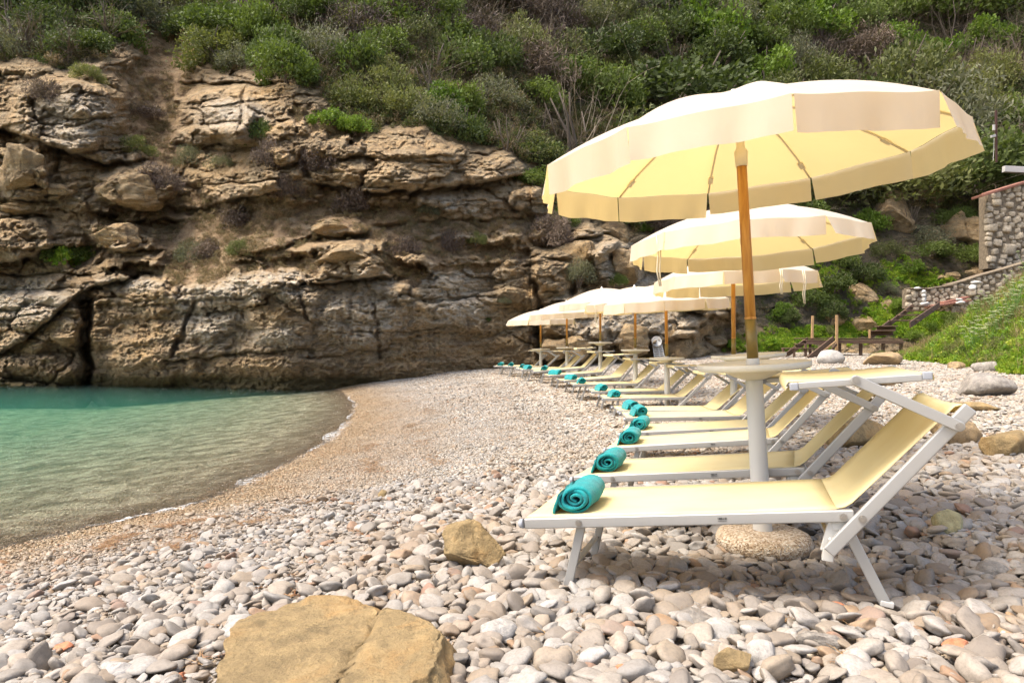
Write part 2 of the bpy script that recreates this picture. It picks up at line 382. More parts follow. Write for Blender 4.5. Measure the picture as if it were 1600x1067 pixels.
    # plants
    def leaf(name, cols, tr=.3, inst=False):
        m = MT(name, Roughness=.6); P = m.co('World')
        oi = m.attr('rnd', 'INSTANCER') if inst else m.n('ObjectInfo').outputs['Random']
        f = m.math('ADD', m.math('MULTIPLY', m.attr('lr'), .62), m.math('MULTIPLY', oi, .38))
        c = m.ramp(f, [(i / (len(cols) - 1), x) for i, x in enumerate(cols)]); m.set('Base Color', c)
        m.set('Specular IOR Level', .25)
        m.translucent(m.mix(1., c, (1.15, 1.25, .6), 'MULTIPLY'), tr); M[name] = m.m
    leaf('dark_leaf', [(.035, .048, .016), (.06, .08, .024), (.095, .125, .034), (.15, .18, .055)])
    leaf('green_leaf', [(.055, .075, .02), (.095, .13, .03), (.145, .19, .042), (.22, .27, .07)])
    leaf('bright_leaf', [(.06, .10, .014), (.10, .165, .02), (.16, .235, .03), (.24, .32, .05)])
    leaf('grey_leaf', [(.07, .075, .04), (.12, .125, .075), (.18, .18, .11), (.27, .25, .14)])
    leaf('olive_leaf', [(.07, .08, .03), (.12, .135, .045), (.18, .19, .06), (.26, .25, .09)])
    leaf('twig_leaf', [(.08, .058, .04), (.14, .1, .07), (.2, .155, .11), (.3, .25, .18)], .1)
    leaf('brush_leaf', [(.055, .04, .033), (.10, .07, .055), (.16, .115, .085), (.27, .2, .14)], .12)
    leaf('brush_mixed', [(.10, .07, .045), (.2, .13, .075), (.16, .14, .06), (.3, .2, .11), (.38, .29, .17)], .15, True)
    leaf('mixed_leaf', [(.05, .045, .02), (.05, .075, .02), (.085, .11, .03), (.10, .085, .04), (.15, .12, .06), (.10, .155, .035), (.2, .17, .08)], .3, True)
    leaf('grass_blade', [(.06, .13, .015), (.12, .22, .02), (.2, .31, .025), (.36, .42, .05), (.46, .4, .12)], .4, True)
    leaf('debris_leaf', [(.16, .07, .03), (.24, .11, .05), (.36, .24, .12), (.2, .12, .07)], .1, True)
    leaf('dry_straw', [(.2, .14, .07), (.3, .22, .11), (.4, .3, .16), (.25, .13, .06)], .2, True)
    M['bark'] = MT('bark', Base_Color=(.13, .1, .075), Roughness=.9).m
    M['flower'] = MT('umbel_flower', Base_Color=(.3, .33, .15), Roughness=.8).m
    M['yellow'] = MT('yellow_flower', Base_Color=(.6, .5, .05), Roughness=.8).m
    M['stem'] = MT('green_stem', Base_Color=(.1, .2, .03), Roughness=.7).m
    return M
M = mk_mats()

# ---------------------------------------------------------------- geometry nodes: instances of a collection on a point mesh
def scatter(name, P, rot, scl, idx, rnd, protos, kind_label, cat):
    coll = bpy.data.collections.new(name + '_kinds')
    for p in protos: coll.objects.link(p)
    n = len(P)
    me = bpy.data.meshes.new(name); me.vertices.add(n); me.vertices.foreach_set('co', np.asarray(P, np.float32).ravel())
    def at(nm, ty, v, key='value'):
        a = me.attributes.new(nm, ty, 'POINT'); a.data.foreach_set(key, v)
    at('rot', 'FLOAT_VECTOR', np.asarray(rot, np.float32).ravel(), 'vector')
    at('scl', 'FLOAT_VECTOR', np.asarray(scl, np.float32).ravel(), 'vector')
    at('idx', 'INT', np.asarray(idx, np.int32)); at('rnd', 'FLOAT', np.asarray(rnd, np.float32))
    me.update()
    o = bpy.data.objects.new(name, me); link(o)
    g = bpy.data.node_groups.new(name + '_nodes', 'GeometryNodeTree')
    g.interface.new_socket('Geometry', in_out='INPUT', socket_type='NodeSocketGeometry')
    g.interface.new_socket('Geometry', in_out='OUTPUT', socket_type='NodeSocketGeometry')
    N = g.nodes; gi = N.new('NodeGroupInput'); go = N.new('NodeGroupOutput')
    ci = N.new('GeometryNodeCollectionInfo'); ci.inputs[0].default_value = coll
    ci.inputs['Separate Children'].default_value = True; ci.inputs['Reset Children'].default_value = True
    ip = N.new('GeometryNodeInstanceOnPoints'); ip.inputs['Pick Instance'].default_value = True
    def na(nm, ty):
        x = N.new('GeometryNodeInputNamedAttribute'); x.data_type = ty; x.inputs[0].default_value = nm; return x.outputs[0]
    L = g.links
    L.new(gi.outputs[0], ip.inputs['Points']); L.new(ci.outputs[0], ip.inputs['Instance'])
    L.new(na('idx', 'INT'), ip.inputs['Instance Index']); L.new(na('rot', 'FLOAT_VECTOR'), ip.inputs['Rotation'])
    L.new(na('scl', 'FLOAT_VECTOR'), ip.inputs['Scale']); L.new(ip.outputs[0], go.inputs[0])
    md = o.modifiers.new('scatter', 'NODES'); md.node_group = g
    tag(o, kind_label, cat, None, 'stuff')
    return o

# ---------------------------------------------------------------- poses measured from the loungers: foot corner x,y,z, yaw, pitch, back angle
POSES = [
 (0.062, 2.963, -0.769, -0.335, 0.11, 0.73), (0.383, 4.143, -0.819, -0.399, 0.115, 0.728),
 (0.771, 5.504, -0.855, -0.322, 0.106, 0.699), (1.05, 6.502, -0.868, -0.233, 0.075, 0.726),
 (1.302, 7.718, -0.861, -0.072, 0.024, 0.727), (1.419, 8.952, -0.906, -0.018, 0.006, 0.745),
 (1.472, 10.881, -0.903, -0.032, 0.018, 0.725), (1.423, 11.903, -0.868, 0.014, 0.005, 0.72),
 (1.237, 13.427, -0.842, 0.073, 0.012, 0.738), (1.166, 14.737, -0.841, 0.224, 0.049, 0.76),
 (0.905, 15.995, -0.793, 0.194, 0.057, 0.721), (0.58, 17.283, -0.753, 0.036, 0.077, 0.75),
 (0.3, 18.443, -0.758, 0.147, 0.02, 0.717), (0.121, 20.108, -0.79, -0.06, 0.016, 0.723),
 (-0.239, 21.374, -0.775, -0.12, 0.0, 0.704), (-0.572, 22.501, -0.80, -0.12, 0.01, 0.723)]
RAIL = .34
SHORE = np.array([(-8.5, -6), (-7.2, -2), (-6.0, 1), (-4.9, 3.4), (-3.9, 5.2), (-3.5, 5.9), (-3.0, 6.8), (-2.86, 8.7), (-2.87, 10.9), (-3.24, 14.1), (-4.0, 17.8), (-5.2, 21.5), (-6.2, 24), (-7, 30), (-8, 45)])
WATER = -1.60
def sdist(x, y):
    """signed distance inland from the shoreline"""
    best = np.full(np.shape(x), 1e9); sg = np.ones(np.shape(x))
    for (ax, ay), (bx, by) in zip(SHORE[:-1], SHORE[1:]):
        dx, dy = bx - ax, by - ay; t = np.clip(((x - ax) * dx + (y - ay) * dy) / (dx * dx + dy * dy), 0, 1)
        d = np.hypot(x - ax - t * dx, y - ay - t * dy); cr = (x - ax) * dy - (y - ay) * dx
        n = d < best; best = np.where(n, d, best); sg = np.where(n, np.sign(cr), sg)
    return best * sg
def gbase(x, y):
    s = sdist(x, y)
    return WATER + np.where(s > 0, .115 * np.minimum(s, 3.6) + .03 * np.clip(s - 3.6, 0, 14), .10 * np.maximum(s, -8) + .02 * np.clip(s + 8, -30, 0))
KN = []
for (x, y, z, yw, pt, b) in POSES:
    for u in (.12, 1.36):
        for v in (0, .64):
            KN.append((x + u * math.cos(yw) - v * math.sin(yw), y + u * math.sin(yw) + v * math.cos(yw), z + u * math.tan(pt) - RAIL, 1.3))
KN += [(9, 20, -.78, 3), (11, 30, -.45, 4), (4, 28.5, -.82, 3), (0, 25.5, -1.02, 2.5), (7.4, 9.9, -.8, 3), (11, 14, -.7, 3), (3.9, 5.6, -.82, 1.5), (5, 3, -.8, 2), (3, 1.5, -.85, 2), (14, 22, -.6, 4), (-2.6, 24.6, -1.1, 2)]
KN = [k + (1,) for k in KN] + [(1.34, 3.62, -1.155, .42, 30)]
KN = np.array(KN); KR = KN[:, 2] - gbase(KN[:, 0], KN[:, 1])
def ground(x, y):
    x = np.asarray(x, float); y = np.asarray(y, float)
    num = np.zeros(x.shape); den = np.full(x.shape, .35)
    for (kx, ky, kz, sg, kw), r in zip(KN, KR):
        wt = kw * np.exp(-((x - kx) ** 2 + (y - ky) ** 2) / (2 * sg * sg)); num += wt * r; den += wt
    s = sdist(x, y)
    return gbase(x, y) + num / den * sstep(-.5, 1.5, s) + .02 * fbm(x * .8, y * .8, 3, 3) * sstep(0, 2, s)
def gz(x, y): return float(ground(np.array([x]), np.array([y]))[0])
def at_px(px, py):
    """where the line of sight through a photo pixel meets the beach"""
    dx, dz = (px - 800) / F, -(py - 534) / F
    lo, hi = .5, 60.
    for i in range(260):
        y = lo * 1.02
        if y * dz < gz(y * dx, y): break
        lo = y
    hi = y
    for i in range(20):
        md = (lo + hi) / 2
        if md * dz < gz(md * dx, md): hi = md
        else: lo = md
    return hi * dx, hi, gz(hi * dx, hi)

# ---------------------------------------------------------------- beach and sea
def grid_mesh(name, xs, ys, zf, mat):
    X, Y = np.meshgrid(xs, ys); Z = zf(X, Y); nx, ny = len(xs), len(ys)
    V = np.stack([X, Y, Z], -1).reshape(-1, 3); i = np.arange(nx * ny).reshape(ny, nx)
    Fq = np.stack([i[:-1, :-1], i[:-1, 1:], i[1:, 1:], i[1:, :-1]], -1).reshape(-1, 4)
    return np_mesh(name, V, Fq, mat)
xs = np.concatenate([np.linspace(-60, -9, 40)[:-1], np.linspace(-9, 10, 250), np.linspace(10, 60, 40)[1:]])
ys = np.concatenate([np.linspace(-12, 1, 20)[:-1], np.linspace(1, 34, 360), np.linspace(34, 75, 20)[1:]])
beach = bpy.data.objects.new('beach', grid_mesh('beach', xs, ys, lambda X, Y: ground(X, Y) - .012, M['beach'])); link(beach)
tag(beach, 'sandy grit beach under the pebbles, running down into the sea', None, None, 'structure')
mb = MB(); mb.box((-34, 21, WATER - 2.5), (66, 66, 5.0))
sea = mb.build('water', M['water']); tag(sea, 'clear green sea water of the cove', None, None, 'structure')

# ---------------------------------------------------------------- pebbles
def ico(sub):
    bm = __import__('bmesh').new(); __import__('bmesh').ops.create_icosphere(bm, subdivisions=sub, radius=1)
    V = np.array([v.co for v in bm.verts]); Fc = np.array([[v.index for v in f.verts] for f in bm.faces]); bm.free()
    return V, Fc
def n3(V, sc, seed):   # cheap 3-D noise from three planes
    return (vn(V[:, 0] * sc + 5, V[:, 1] * sc, seed) + vn(V[:, 1] * sc + 9, V[:, 2] * sc, seed + 1) + vn(V[:, 2] * sc + 3, V[:, 0] * sc, seed + 2)) / 1.7
ICO = {k: ico(k) for k in (1, 2, 3, 4, 5, 6)}
def pebble_v(V, seed, rough=1.):
    r = random.Random(seed)
    W = V.copy()
    for k in range(r.randint(4, 8)):             # worn flat facets
        n = np.array([r.gauss(0, 1) for _ in range(3)]); n /= np.linalg.norm(n); d = r.uniform(.62, .88)
        e = W @ n - d; W -= np.outer(np.where(e > 0, e * .8, 0), n)
    W *= (1 + .16 * rough * n3(V, 1.1, seed) + .05 * rough * n3(V, 2.7, seed + 5))[:, None]
    return W * np.array([1, r.uniform(.6, .92), r.uniform(.26, .5)])
protos = []
for k in range(14):
    V, Fc = ICO[3]; me = np_mesh('pebble', pebble_v(V, 100 + k, 1.6), Fc, M['pebble'])
    o = bpy.data.objects.new('pebble_%02d' % k, me); protos.append(o)
def patch(seed, size, spacing, hi, sub):
    r = np.random.default_rng(seed); V0, F0 = ICO[sub]; n = int((1.0 / spacing) ** 2 * 1.25)
    pts = r.uniform(-.5, .5, (n, 2)); cnt = len(V0); Vs = []; rn = []
    kinds = [pebble_v(V0, 300 + q) for q in range(12)]
    for i in range(n):
        s = size * float(np.exp(r.normal(0, .33))) * .5
        A = np.array(Euler((r.normal(0, .3), r.normal(0, .3), r.uniform(0, 6.28))).to_matrix())
        Vs.append((kinds[i % 12] * s) @ A.T + np.array([pts[i, 0], pts[i, 1], r.uniform(-.1, .45) * s + hi * r.uniform(0, 1) ** 2])); rn.append(r.uniform(0, 1))
    V = np.concatenate(Vs); Fq = (F0[None] + (np.arange(n) * cnt)[:, None, None]).reshape(-1, 3)
    return np_mesh('pebble_patch', V, Fq, M['pebble_patch'], attrs={'rnd': ('FLOAT', np.repeat(rn, cnt))})
NP0 = len(protos)
for k in range(4): protos.append(bpy.data.objects.new('pebble_%02d' % (NP0 + k), patch(k, .019, .0185, .004, 1)))
for k in range(4): protos.append(bpy.data.objects.new('pebble_%02d' % (NP0 + 4 + k), patch(20 + k, .036, .030, .008, 1)))
for k in range(5): protos.append(bpy.data.objects.new('pebble_%02d' % (NP0 + 8 + k), patch(40 + k, .050, .040, .012, 2)))
for k in range(2): protos.append(bpy.data.objects.new('pebble_%02d' % (NP0 + 13 + k), patch(60 + k, .024, .022, .004, 1)))
def psize(x, y):
    s = sdist(x, y) + .5 * fbm(x * .7, y * .7, 21, 3)
    a = .015 + .010 * sstep(.6, 2.2, s) + .017 * sstep(2.4, 4.8, s)
    near = sstep(9, 3.2, y); a = a + .004 * near * sstep(1.0, 2.6, s)
    return a * .80 * (1 + .2 * fbm(x * .5, y * .5, 8, 2))
NEARY = 6.6
def near_pebbles():
    cs = .012; x0, x1, y0, y1 = -5.2, 5.9, 1.45, NEARY
    nx, ny = int((x1 - x0) / cs), int((y1 - y0) / cs); occ = np.zeros((ny, nx), bool)
    n = 150000
    y = rng.uniform(y0, y1, n); x = rng.uniform(x0, x1, n)
    ok = (np.abs(x) < y * .80 + .35) & (sdist(x, y) > .35) & (((x + .60) / .42) ** 2 + ((y - 2.30) / .42) ** 2 > 1); x, y = x[ok], y[ok]
    bs = psize(x, y); sz = bs * np.exp(rng.normal(-.04, .50, len(x))); sz = np.clip(sz, .011, .105)
    o = np.argsort(-sz); x, y, sz = x[o], y[o], sz[o]; out = []
    for i in range(len(x)):
        r = sz[i] * .5; cx, cy = min(nx - 1, int((x[i] - x0) / cs)), min(ny - 1, int((y[i] - y0) / cs))
        if occ[cy, cx]: continue
        k = max(1, int(r * .80 / cs)); a, b, c, d = max(cy - k, 0), cy + k + 1, max(cx - k, 0), cx + k + 1
        sub = occ[a:b, c:d]
        if sub.mean() > .28: continue
        yy, xx = np.ogrid[a:b, c:d]; yy = yy[:sub.shape[0]]; xx = xx[:, :sub.shape[1]]
        sub |= ((yy - cy) ** 2 + (xx - cx) ** 2) <= (r * .82 / cs) ** 2
        out.append(i)
    # a lower filling layer
    i = np.array(out); m = len(i)
    fx = rng.uniform(x0, x1, 60000); fy = rng.uniform(y0, y1, 60000); ok = (np.abs(fx) < fy * .80 + .35) & (sdist(fx, fy) > .35)
    fx, fy = fx[ok], fy[ok]; fs = psize(fx, fy) * .62
    keep = rng.random(len(fx)) < np.clip(.0011 / fs ** 2, 0, 1); fx, fy, fs = fx[keep], fy[keep], fs[keep]
    X = np.concatenate([x[i], fx]); Y = np.concatenate([y[i], fy]); Sz = np.concatenate([sz[i], fs]); up = np.concatenate([np.ones(m), np.zeros(len(fx))])
    Z = ground(X, Y) + Sz * (.16 + .16 * rng.random(len(X))) * up - .004 * (1 - up)
    tl = rng.normal(0, .38, (len(X), 2)); rot = np.stack([tl[:, 0], tl[:, 1], rng.uniform(0, 6.28, len(X))], 1)
    return np.stack([X, Y, Z], 1), rot, np.repeat((Sz * .62)[:, None], 3, 1), rng.integers(0, 14, len(X)), rng.random(len(X))
def far_patches():
    sp = .72
    gx_, gy_ = np.meshgrid(np.arange(-26, 24, sp), np.arange(1.2, 33, sp)); x = gx_.ravel(); y = gy_.ravel()
    x = x + rng.uniform(-.12, .12, len(x)); y = y + rng.uniform(-.12, .12, len(y)); s = sdist(x, y)
    near = (y < NEARY - .3) & (np.abs(x) < y * .8 + .1) & (x > -4.9) & (x < 5.6)
    ok = (np.abs(x) < y * .84 + 2) & (s > -15) & ~(near & (s > .75))
    x, y = x[ok], y[ok]; n = len(x); sz = psize(x, y) * (1 + .35 * sstep(.8, 1.8, s[ok])); r4 = rng.integers(0, 4, n)
    ix = np.where(sz < .0245, NP0 + r4, np.where((sz < .030) & (y < 12), NP0 + 13 + r4 % 2, np.where(sz < .040, NP0 + 4 + r4, NP0 + 8 + rng.integers(0, 5, n))))
    e = .3; z = ground(x, y); gx_ = (ground(x + e, y) - ground(x - e, y)) / (2 * e); gy_ = (ground(x, y + e) - ground(x, y - e)) / (2 * e)
    Ro = []
    for i in range(n):
        q = Vector((-gx_[i], -gy_[i], 1)).normalized().to_track_quat('Z', 'Y') @ Euler((0, 0, R0.uniform(0, 6.28))).to_quaternion()
        Ro.append(tuple(q.to_euler()))
    return np.stack([x, y, z], 1), Ro, np.ones((n, 3)), ix, rng.random(n)
a = near_pebbles(); b = far_patches()
print('near pebbles', len(a[0]), 'patches', len(b[0]))
scatter('pebbles', *[np.concatenate([np.asarray(p), np.asarray(q)]) for p, q in zip(a, b)], protos, 'smooth white, grey and tan pebbles covering the beach', 'pebbles')

# ---------------------------------------------------------------- the cliff and the hillside behind it
# D(a, b): how far the rock stands, looking along azimuth a = x/y and elevation b = z/y (given in 1/1067 units for reading)
CX = [-900, -400, 0, 120, 270, 450, 620, 780, 900, 1050, 1200, 1350, 1480, 1600, 2000, 2500]
CY = [700, 620, 560, 500, 440, 400, 340, 300, 240, 200, 120, 60, 0, -150, -300, -450]
BASE = [30, 28, 25.6, 25.3, 24.3, 22.6, 23.3, 26, 27.3, 29, 31.5, 33.5, 34, 34, 35, 38]
OFF = {0: [0, 0, 0, .3, .7, .9, 1.4, 1.5, 2.0, 2.6, 3.2, 5.5, 9, 16, 23, 30],
 120: [0, 0, 0, .3, .8, 1.2, 2.0, 2.0, 2.1, 2.3, 3.2, 5.5, 9, 16, 23, 30],
 270: [0, 0, 0, .2, .6, 1.6, 3.0, 3.8, 5.0, 6.2, 8.5, 10.5, 13, 19, 25, 32],
 450: [0, 0, -.2, 0, .3, 1.3, 2.6, 2.7, 3.2, 3.6, 6.5, 9, 12, 18, 25, 32],
 620: [0, 0, 0, .1, .5, 1.2, 2.0, 2.1, 2.9, 4.4, 7.5, 10, 13, 19, 26, 33],
 780: [0, 0, 0, .2, .5, .8, 1.2, 1.5, 3.0, 4.8, 8, 11, 14, 20, 27, 34],
 900: [0, 0, .1, .6, 1.3, 1.8, 3.2, 4.4, 6.8, 8.5, 12, 15, 18, 25, 32, 39],
 1050: [0, 0, .3, 1.1, 2.2, 3.2, 5.2, 6.6, 9, 10.6, 14, 17, 20, 27, 34, 41],
 1200: [0, 0, .6, 2.6, 4.4, 5.8, 7.8, 9, 11, 12.6, 16, 19, 22, 29, 36, 43],
 1350: [0, 0, .6, 2.8, 4.6, 6.0, 8.0, 9.4, 12, 14, 18, 21, 24, 31, 38, 45]}
def _tab():
    T = np.zeros((len(CX), len(CY)))
    for i, cx in enumerate(CX):
        ks = sorted(OFF); k = min(max(cx, ks[0]), ks[-1])
        T[i] = np.array(OFF[min(ks, key=lambda q: abs(q - k))]) + BASE[i]
    return T
TAB = _tab()
def depth0(X, Y):
    X = np.asarray(X, float); Y = np.asarray(Y, float)
    CYr = np.array(CY[::-1], float); T = TAB[:, ::-1]
    i = np.clip(np.searchsorted(CX, X) - 1, 0, len(CX) - 2); j = np.clip(np.searchsorted(CYr, Y) - 1, 0, len(CYr) - 2)
    CXa = np.array(CX, float); fx = np.clip((X - CXa[i]) / (CXa[i + 1] - CXa[i]), 0, 1); fy = np.clip((Y - CYr[j]) / (CYr[j + 1] - CYr[j]), 0, 1)
    fx = fx * fx * (3 - 2 * fx)
    return (T[i, j] * (1 - fx) + T[i + 1, j] * fx) * (1 - fy) + (T[i, j + 1] * (1 - fx) + T[i + 1, j + 1] * fx) * fy
# ledges: below each line the rock steps back under an overhang (line, depth, height of the hollow)
LEDGES = [([(5, 203), (60, 222), (110, 240), (163, 256), (205, 252)], 1.5, 16), ([(-20, 312), (73, 316)], .6, 7), ([(-20, 340), (73, 339)], .5, 6),
 ([(-20, 418), (40, 404), (84, 387)], 1.0, 14), ([(157, 330), (200, 345), (270, 344)], 1.4, 15), ([(146, 385), (190, 394), (238, 392)], 1.1, 12),
 ([(247, 322), (310, 326), (380, 308), (430, 300)], .9, 11), ([(506, 288), (580, 300), (664, 299), (740, 288), (815, 276)], 1.5, 13),
 ([(283, 226), (370, 226)], .8, 9), ([(478, 375), (510, 368), (556, 367)], .9, 10), ([(394, 396), (478, 378)], .7, 7), ([(467, 446), (530, 440), (613, 432)], .9, 12),
 ([(-20, 566), (60, 515), (135, 452), (235, 428)], 1.2, 13), ([(-20, 486), (73, 480)], .4, 5), ([(0, 452), (90, 452)], .35, 5), ([(270, 564), (380, 552), (478, 546)], .45, 6), ([(480, 560), (600, 545)], .35, 6),
 ([(300, 130), (420, 132)], .7, 8), ([(620, 470), (760, 462)], .4, 7), ([(560, 520), (700, 512)], .35, 6), ([(600, 352), (700, 345), (830, 340)], .45, 8),
 ([(860, 380), (960, 365)], 1.0, 12), ([(960, 470), (1060, 480), (1130, 500)], 1.1, 14), ([(1000, 420), (1080, 430)], .9, 12), ([(880, 470), (930, 485)], .9, 12)]
BLOBS = [(100, 180, 95, 62, 1.3), (150, 150, 50, 48, .5), (38, 280, 42, 36, 1.1), (30, 370, 52, 38, 1.0), (92, 292, 26, 20, .6), (215, 292, 62, 38, 1.5), (180, 366, 44, 26, 1.2), (120, 455, 60, 30, .6),
 (345, 178, 62, 44, 1.5), (340, 215, 60, 20, .8), (420, 265, 50, 32, .6), (60, 500, 90, 46, .8), (40, 580, 80, 26, .5), (540, 405, 70, 34, 1.0), (530, 355, 40, 16, .9), (430, 385, 80, 18, .7), (660, 262, 150, 32, .7),
 (300, 480, 80, 55, .5), (440, 480, 60, 60, .5), (560, 500, 70, 40, .4), (240, 560, 80, 40, .6), (965, 410, 42, 40, 1.4), (930, 380, 40, 30, 1.2), (870, 420, 36, 40, 1.0), (900, 500, 50, 40, 1.2), (985, 520, 60, 40, 1.6),
 (1080, 500, 46, 34, 1.4), (1065, 540, 50, 24, 1.2), (1130, 480, 40, 30, 1.0), (880, 560, 50, 26, .8), (1160, 530, 30, 20, .6)]
GULLY = np.array([(262, 40), (270, 120), (250, 180), (262, 240), (255, 300), (330, 350), (480, 330), (620, 345), (260, 400), (380, 410)])
VEGLINE = np.array([(-900, 60), (0, 92), (60, 98), (100, 112), (150, 96), (190, 62), (225, 30), (290, 40), (320, 104), (400, 120), (500, 138), (530, 196), (600, 205), (640, 196), (700, 215), (780, 232), (830, 258), (900, 330), (960, 352), (1040, 380), (1110, 440), (1180, 510), (1250, 545), (1320, 540), (2500, 540)])
def seg_d(X, Y, ax, ay, bx, by):
    dx, dy = bx - ax, by - ay; t = np.clip(((X - ax) * dx + (Y - ay) * dy) / (dx * dx + dy * dy), 0, 1)
    return X - ax - t * dx, Y - ay - t * dy, t
def cliff_field(X, Y):
    """depth plus surface masks for photo directions X, Y (arrays)"""
    D = depth0(X, Y)
    wx = X + 16 * fbm(X / 55, Y / 45, 1, 4); wy = Y + 11 * fbm(X / 50, Y / 38, 5, 4)
    vl = np.interp(X, VEGLINE[:, 0], VEGLINE[:, 1])
    veg = sstep(12, -14, Y - vl + 18 * fbm(X / 40, Y / 40, 31, 3))
    soil = np.zeros(X.shape)
    sd = [((250, 60), (268, 130), 34), ((268, 130), (240, 200), 34), ((240, 200), (262, 262), 26), ((262, 262), (120, 405), 22), ((285, 330), (300, 410), 60), ((330, 365), (480, 350), 62), ((480, 335), (640, 350), 52), ((640, 350), (810, 350), 30), ((420, 400), (480, 412), 22), ((610, 385), (800, 395), 26), ((225, 120), (240, 200), 40), ((200, 420), (420, 418), 14), ((470, 185), (560, 215), 20), ((600, 400), (640, 440), 20), ((640, 420), (780, 415), 10), ((1130, 520), (1260, 480), 40), ((1180, 530), (1240, 520), 20)]
    nz = fbm(X / 22, Y / 22, 41, 4)
    for (a, b, wd) in sd:
        dx, dy, t = seg_d(wx, wy, *a, *b); soil = np.maximum(soil, sstep(wd * 1.25, wd * .6, np.hypot(dx, dy * 1.5) + 26 * nz))
    rock = 1 - np.maximum(soil, veg * .9)
    # strata: beds dipping gently, each bed a rounded step
    bed = (wy + .10 * wx + 14 * fbm(X / 160, Y / 60, 50, 3)) / 33.0
    f = bed - np.floor(bed); bid = _h(np.floor(bed), np.floor(bed) * 0 + 3, 77)
    prof = (1 - np.abs(2 * f - 1) ** 3.5)
    D -= rock * (.10 * prof + .30 * (bid - .5))
    # blocks at three sizes
    for (sx, sy, am, cr, sd_) in ((130, 60, 1.0, .24, 60), (52, 24, .38, .10, 61), (19, 10, .13, .035, 62)):
        jx = .22 * fbm(X / sx * 2.2, Y / sy * 2.2, sd_ + 300, 4); f1, f2, idv = worley((wx + wy * .25) / sx + jx, wy / sy + jx * .7, sd_); e = f2 - f1
        amp = np.where(X > 830, 1.5, 1.0) if am > .3 else 1.0
        lower = np.clip(1 - .68 * sstep(440, 520, Y) * sstep(880, 780, X) * sstep(110, 180, X), .3, 1)
        D -= rock * lower * amp * (am * (idv - .5) + am * .55 * (1 - f1 ** 2)) ; D += rock * lower * cr * (1 - sstep(0, .16, e))
    D += rock * .26 * (fbm(X / 15, Y / 11, 70, 5, .62, True) * -1 + .3) + rock * .5 * fbm(X / 60, Y / 34, 75, 4)
    D += rock * .09 * fbm(X / 4.5, Y / 3.6, 79, 3, .65)
    D += soil * (.25 * fbm(X / 20, Y / 14, 81, 5) + .5 * fbm(X / 70, Y / 50, 85, 2)) + veg * (.8 * fbm(X / 70, Y / 50, 88, 4))
    for (cx, cy, rx, ry, A) in BLOBS:
        q = np.sqrt(((wx - cx) / rx) ** 2 + ((wy - cy) / ry) ** 2); D -= A * sstep(1.12, .72, q)
    white = np.zeros(X.shape); dark = np.zeros(X.shape)
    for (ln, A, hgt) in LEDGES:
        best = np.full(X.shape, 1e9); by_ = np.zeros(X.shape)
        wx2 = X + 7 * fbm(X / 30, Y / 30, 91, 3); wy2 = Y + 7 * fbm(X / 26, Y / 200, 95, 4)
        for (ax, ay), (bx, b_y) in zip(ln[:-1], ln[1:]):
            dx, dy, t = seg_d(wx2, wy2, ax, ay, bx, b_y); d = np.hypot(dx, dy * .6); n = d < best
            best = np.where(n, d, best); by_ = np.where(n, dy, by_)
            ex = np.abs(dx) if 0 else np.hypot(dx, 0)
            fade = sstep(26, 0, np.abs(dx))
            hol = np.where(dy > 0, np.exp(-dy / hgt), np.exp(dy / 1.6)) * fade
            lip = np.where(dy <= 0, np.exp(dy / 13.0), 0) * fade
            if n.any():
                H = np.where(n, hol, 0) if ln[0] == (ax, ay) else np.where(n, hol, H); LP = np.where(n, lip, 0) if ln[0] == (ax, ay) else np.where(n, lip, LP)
        D += A * H; D -= .3 * A * LP; dark = np.maximum(dark, .55 * sstep(.35, .9, H)); white = np.maximum(white, .5 * LP)  # hollows below the overhangs are also tinted darker: shade put into the colour
    # deep vertical clefts
    for (ln, A, wd) in (([(128, 470), (136, 540), (138, 640)], 3.0, 7), ([(300, 470), (286, 520), (270, 560)], .5, 3), ([(470, 460), (478, 500)], .4, 3), ([(838, 440), (845, 520), (850, 590)], 1.4, 7), ([(905, 400), (890, 455)], 1.2, 6), ([(1118, 470), (1100, 540)], .8, 5), ([(590, 560), (584, 470)], .35, 3), ([(472, 236), (478, 280)], .9, 5), ([(385, 140), (372, 200)], .5, 4)):
        for (ax, ay), (bx, b_y) in zip(ln[:-1], ln[1:]):
            dx, dy, t = seg_d(wx, wy, ax, ay, bx, b_y); D += A * np.exp(-(np.hypot(dx, dy) / wd) ** 2)
    # small cave at the waterline and undercut foot
    und = sstep(572, 600, Y) * sstep(720, 640, X); D += .5 * und
    # weathered white shoulders of the lower face
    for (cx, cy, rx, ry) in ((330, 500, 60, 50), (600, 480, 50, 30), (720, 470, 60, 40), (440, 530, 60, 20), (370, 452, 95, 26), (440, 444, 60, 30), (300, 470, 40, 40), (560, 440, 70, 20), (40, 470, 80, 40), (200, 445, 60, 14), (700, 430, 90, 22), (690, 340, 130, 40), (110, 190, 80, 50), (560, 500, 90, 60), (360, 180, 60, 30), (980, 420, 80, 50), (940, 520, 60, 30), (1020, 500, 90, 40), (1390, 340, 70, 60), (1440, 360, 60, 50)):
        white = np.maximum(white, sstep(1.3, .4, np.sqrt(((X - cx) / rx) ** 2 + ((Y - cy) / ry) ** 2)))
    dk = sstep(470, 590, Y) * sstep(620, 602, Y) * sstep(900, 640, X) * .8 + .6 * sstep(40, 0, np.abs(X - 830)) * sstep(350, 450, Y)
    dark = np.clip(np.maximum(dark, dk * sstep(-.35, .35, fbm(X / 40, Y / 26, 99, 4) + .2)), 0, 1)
    tide = sstep(582, 594, Y + 5 * nz) * sstep(640, 560, X)
    return D, soil * (1 - veg), veg, white * rock, dark * rock, tide
gx = np.concatenate([np.linspace(-800, -60, 120)[:-1], np.linspace(-60, 1240, 850), np.linspace(1240, 1680, 230)[1:], np.linspace(1680, 2400, 70)[1:]])
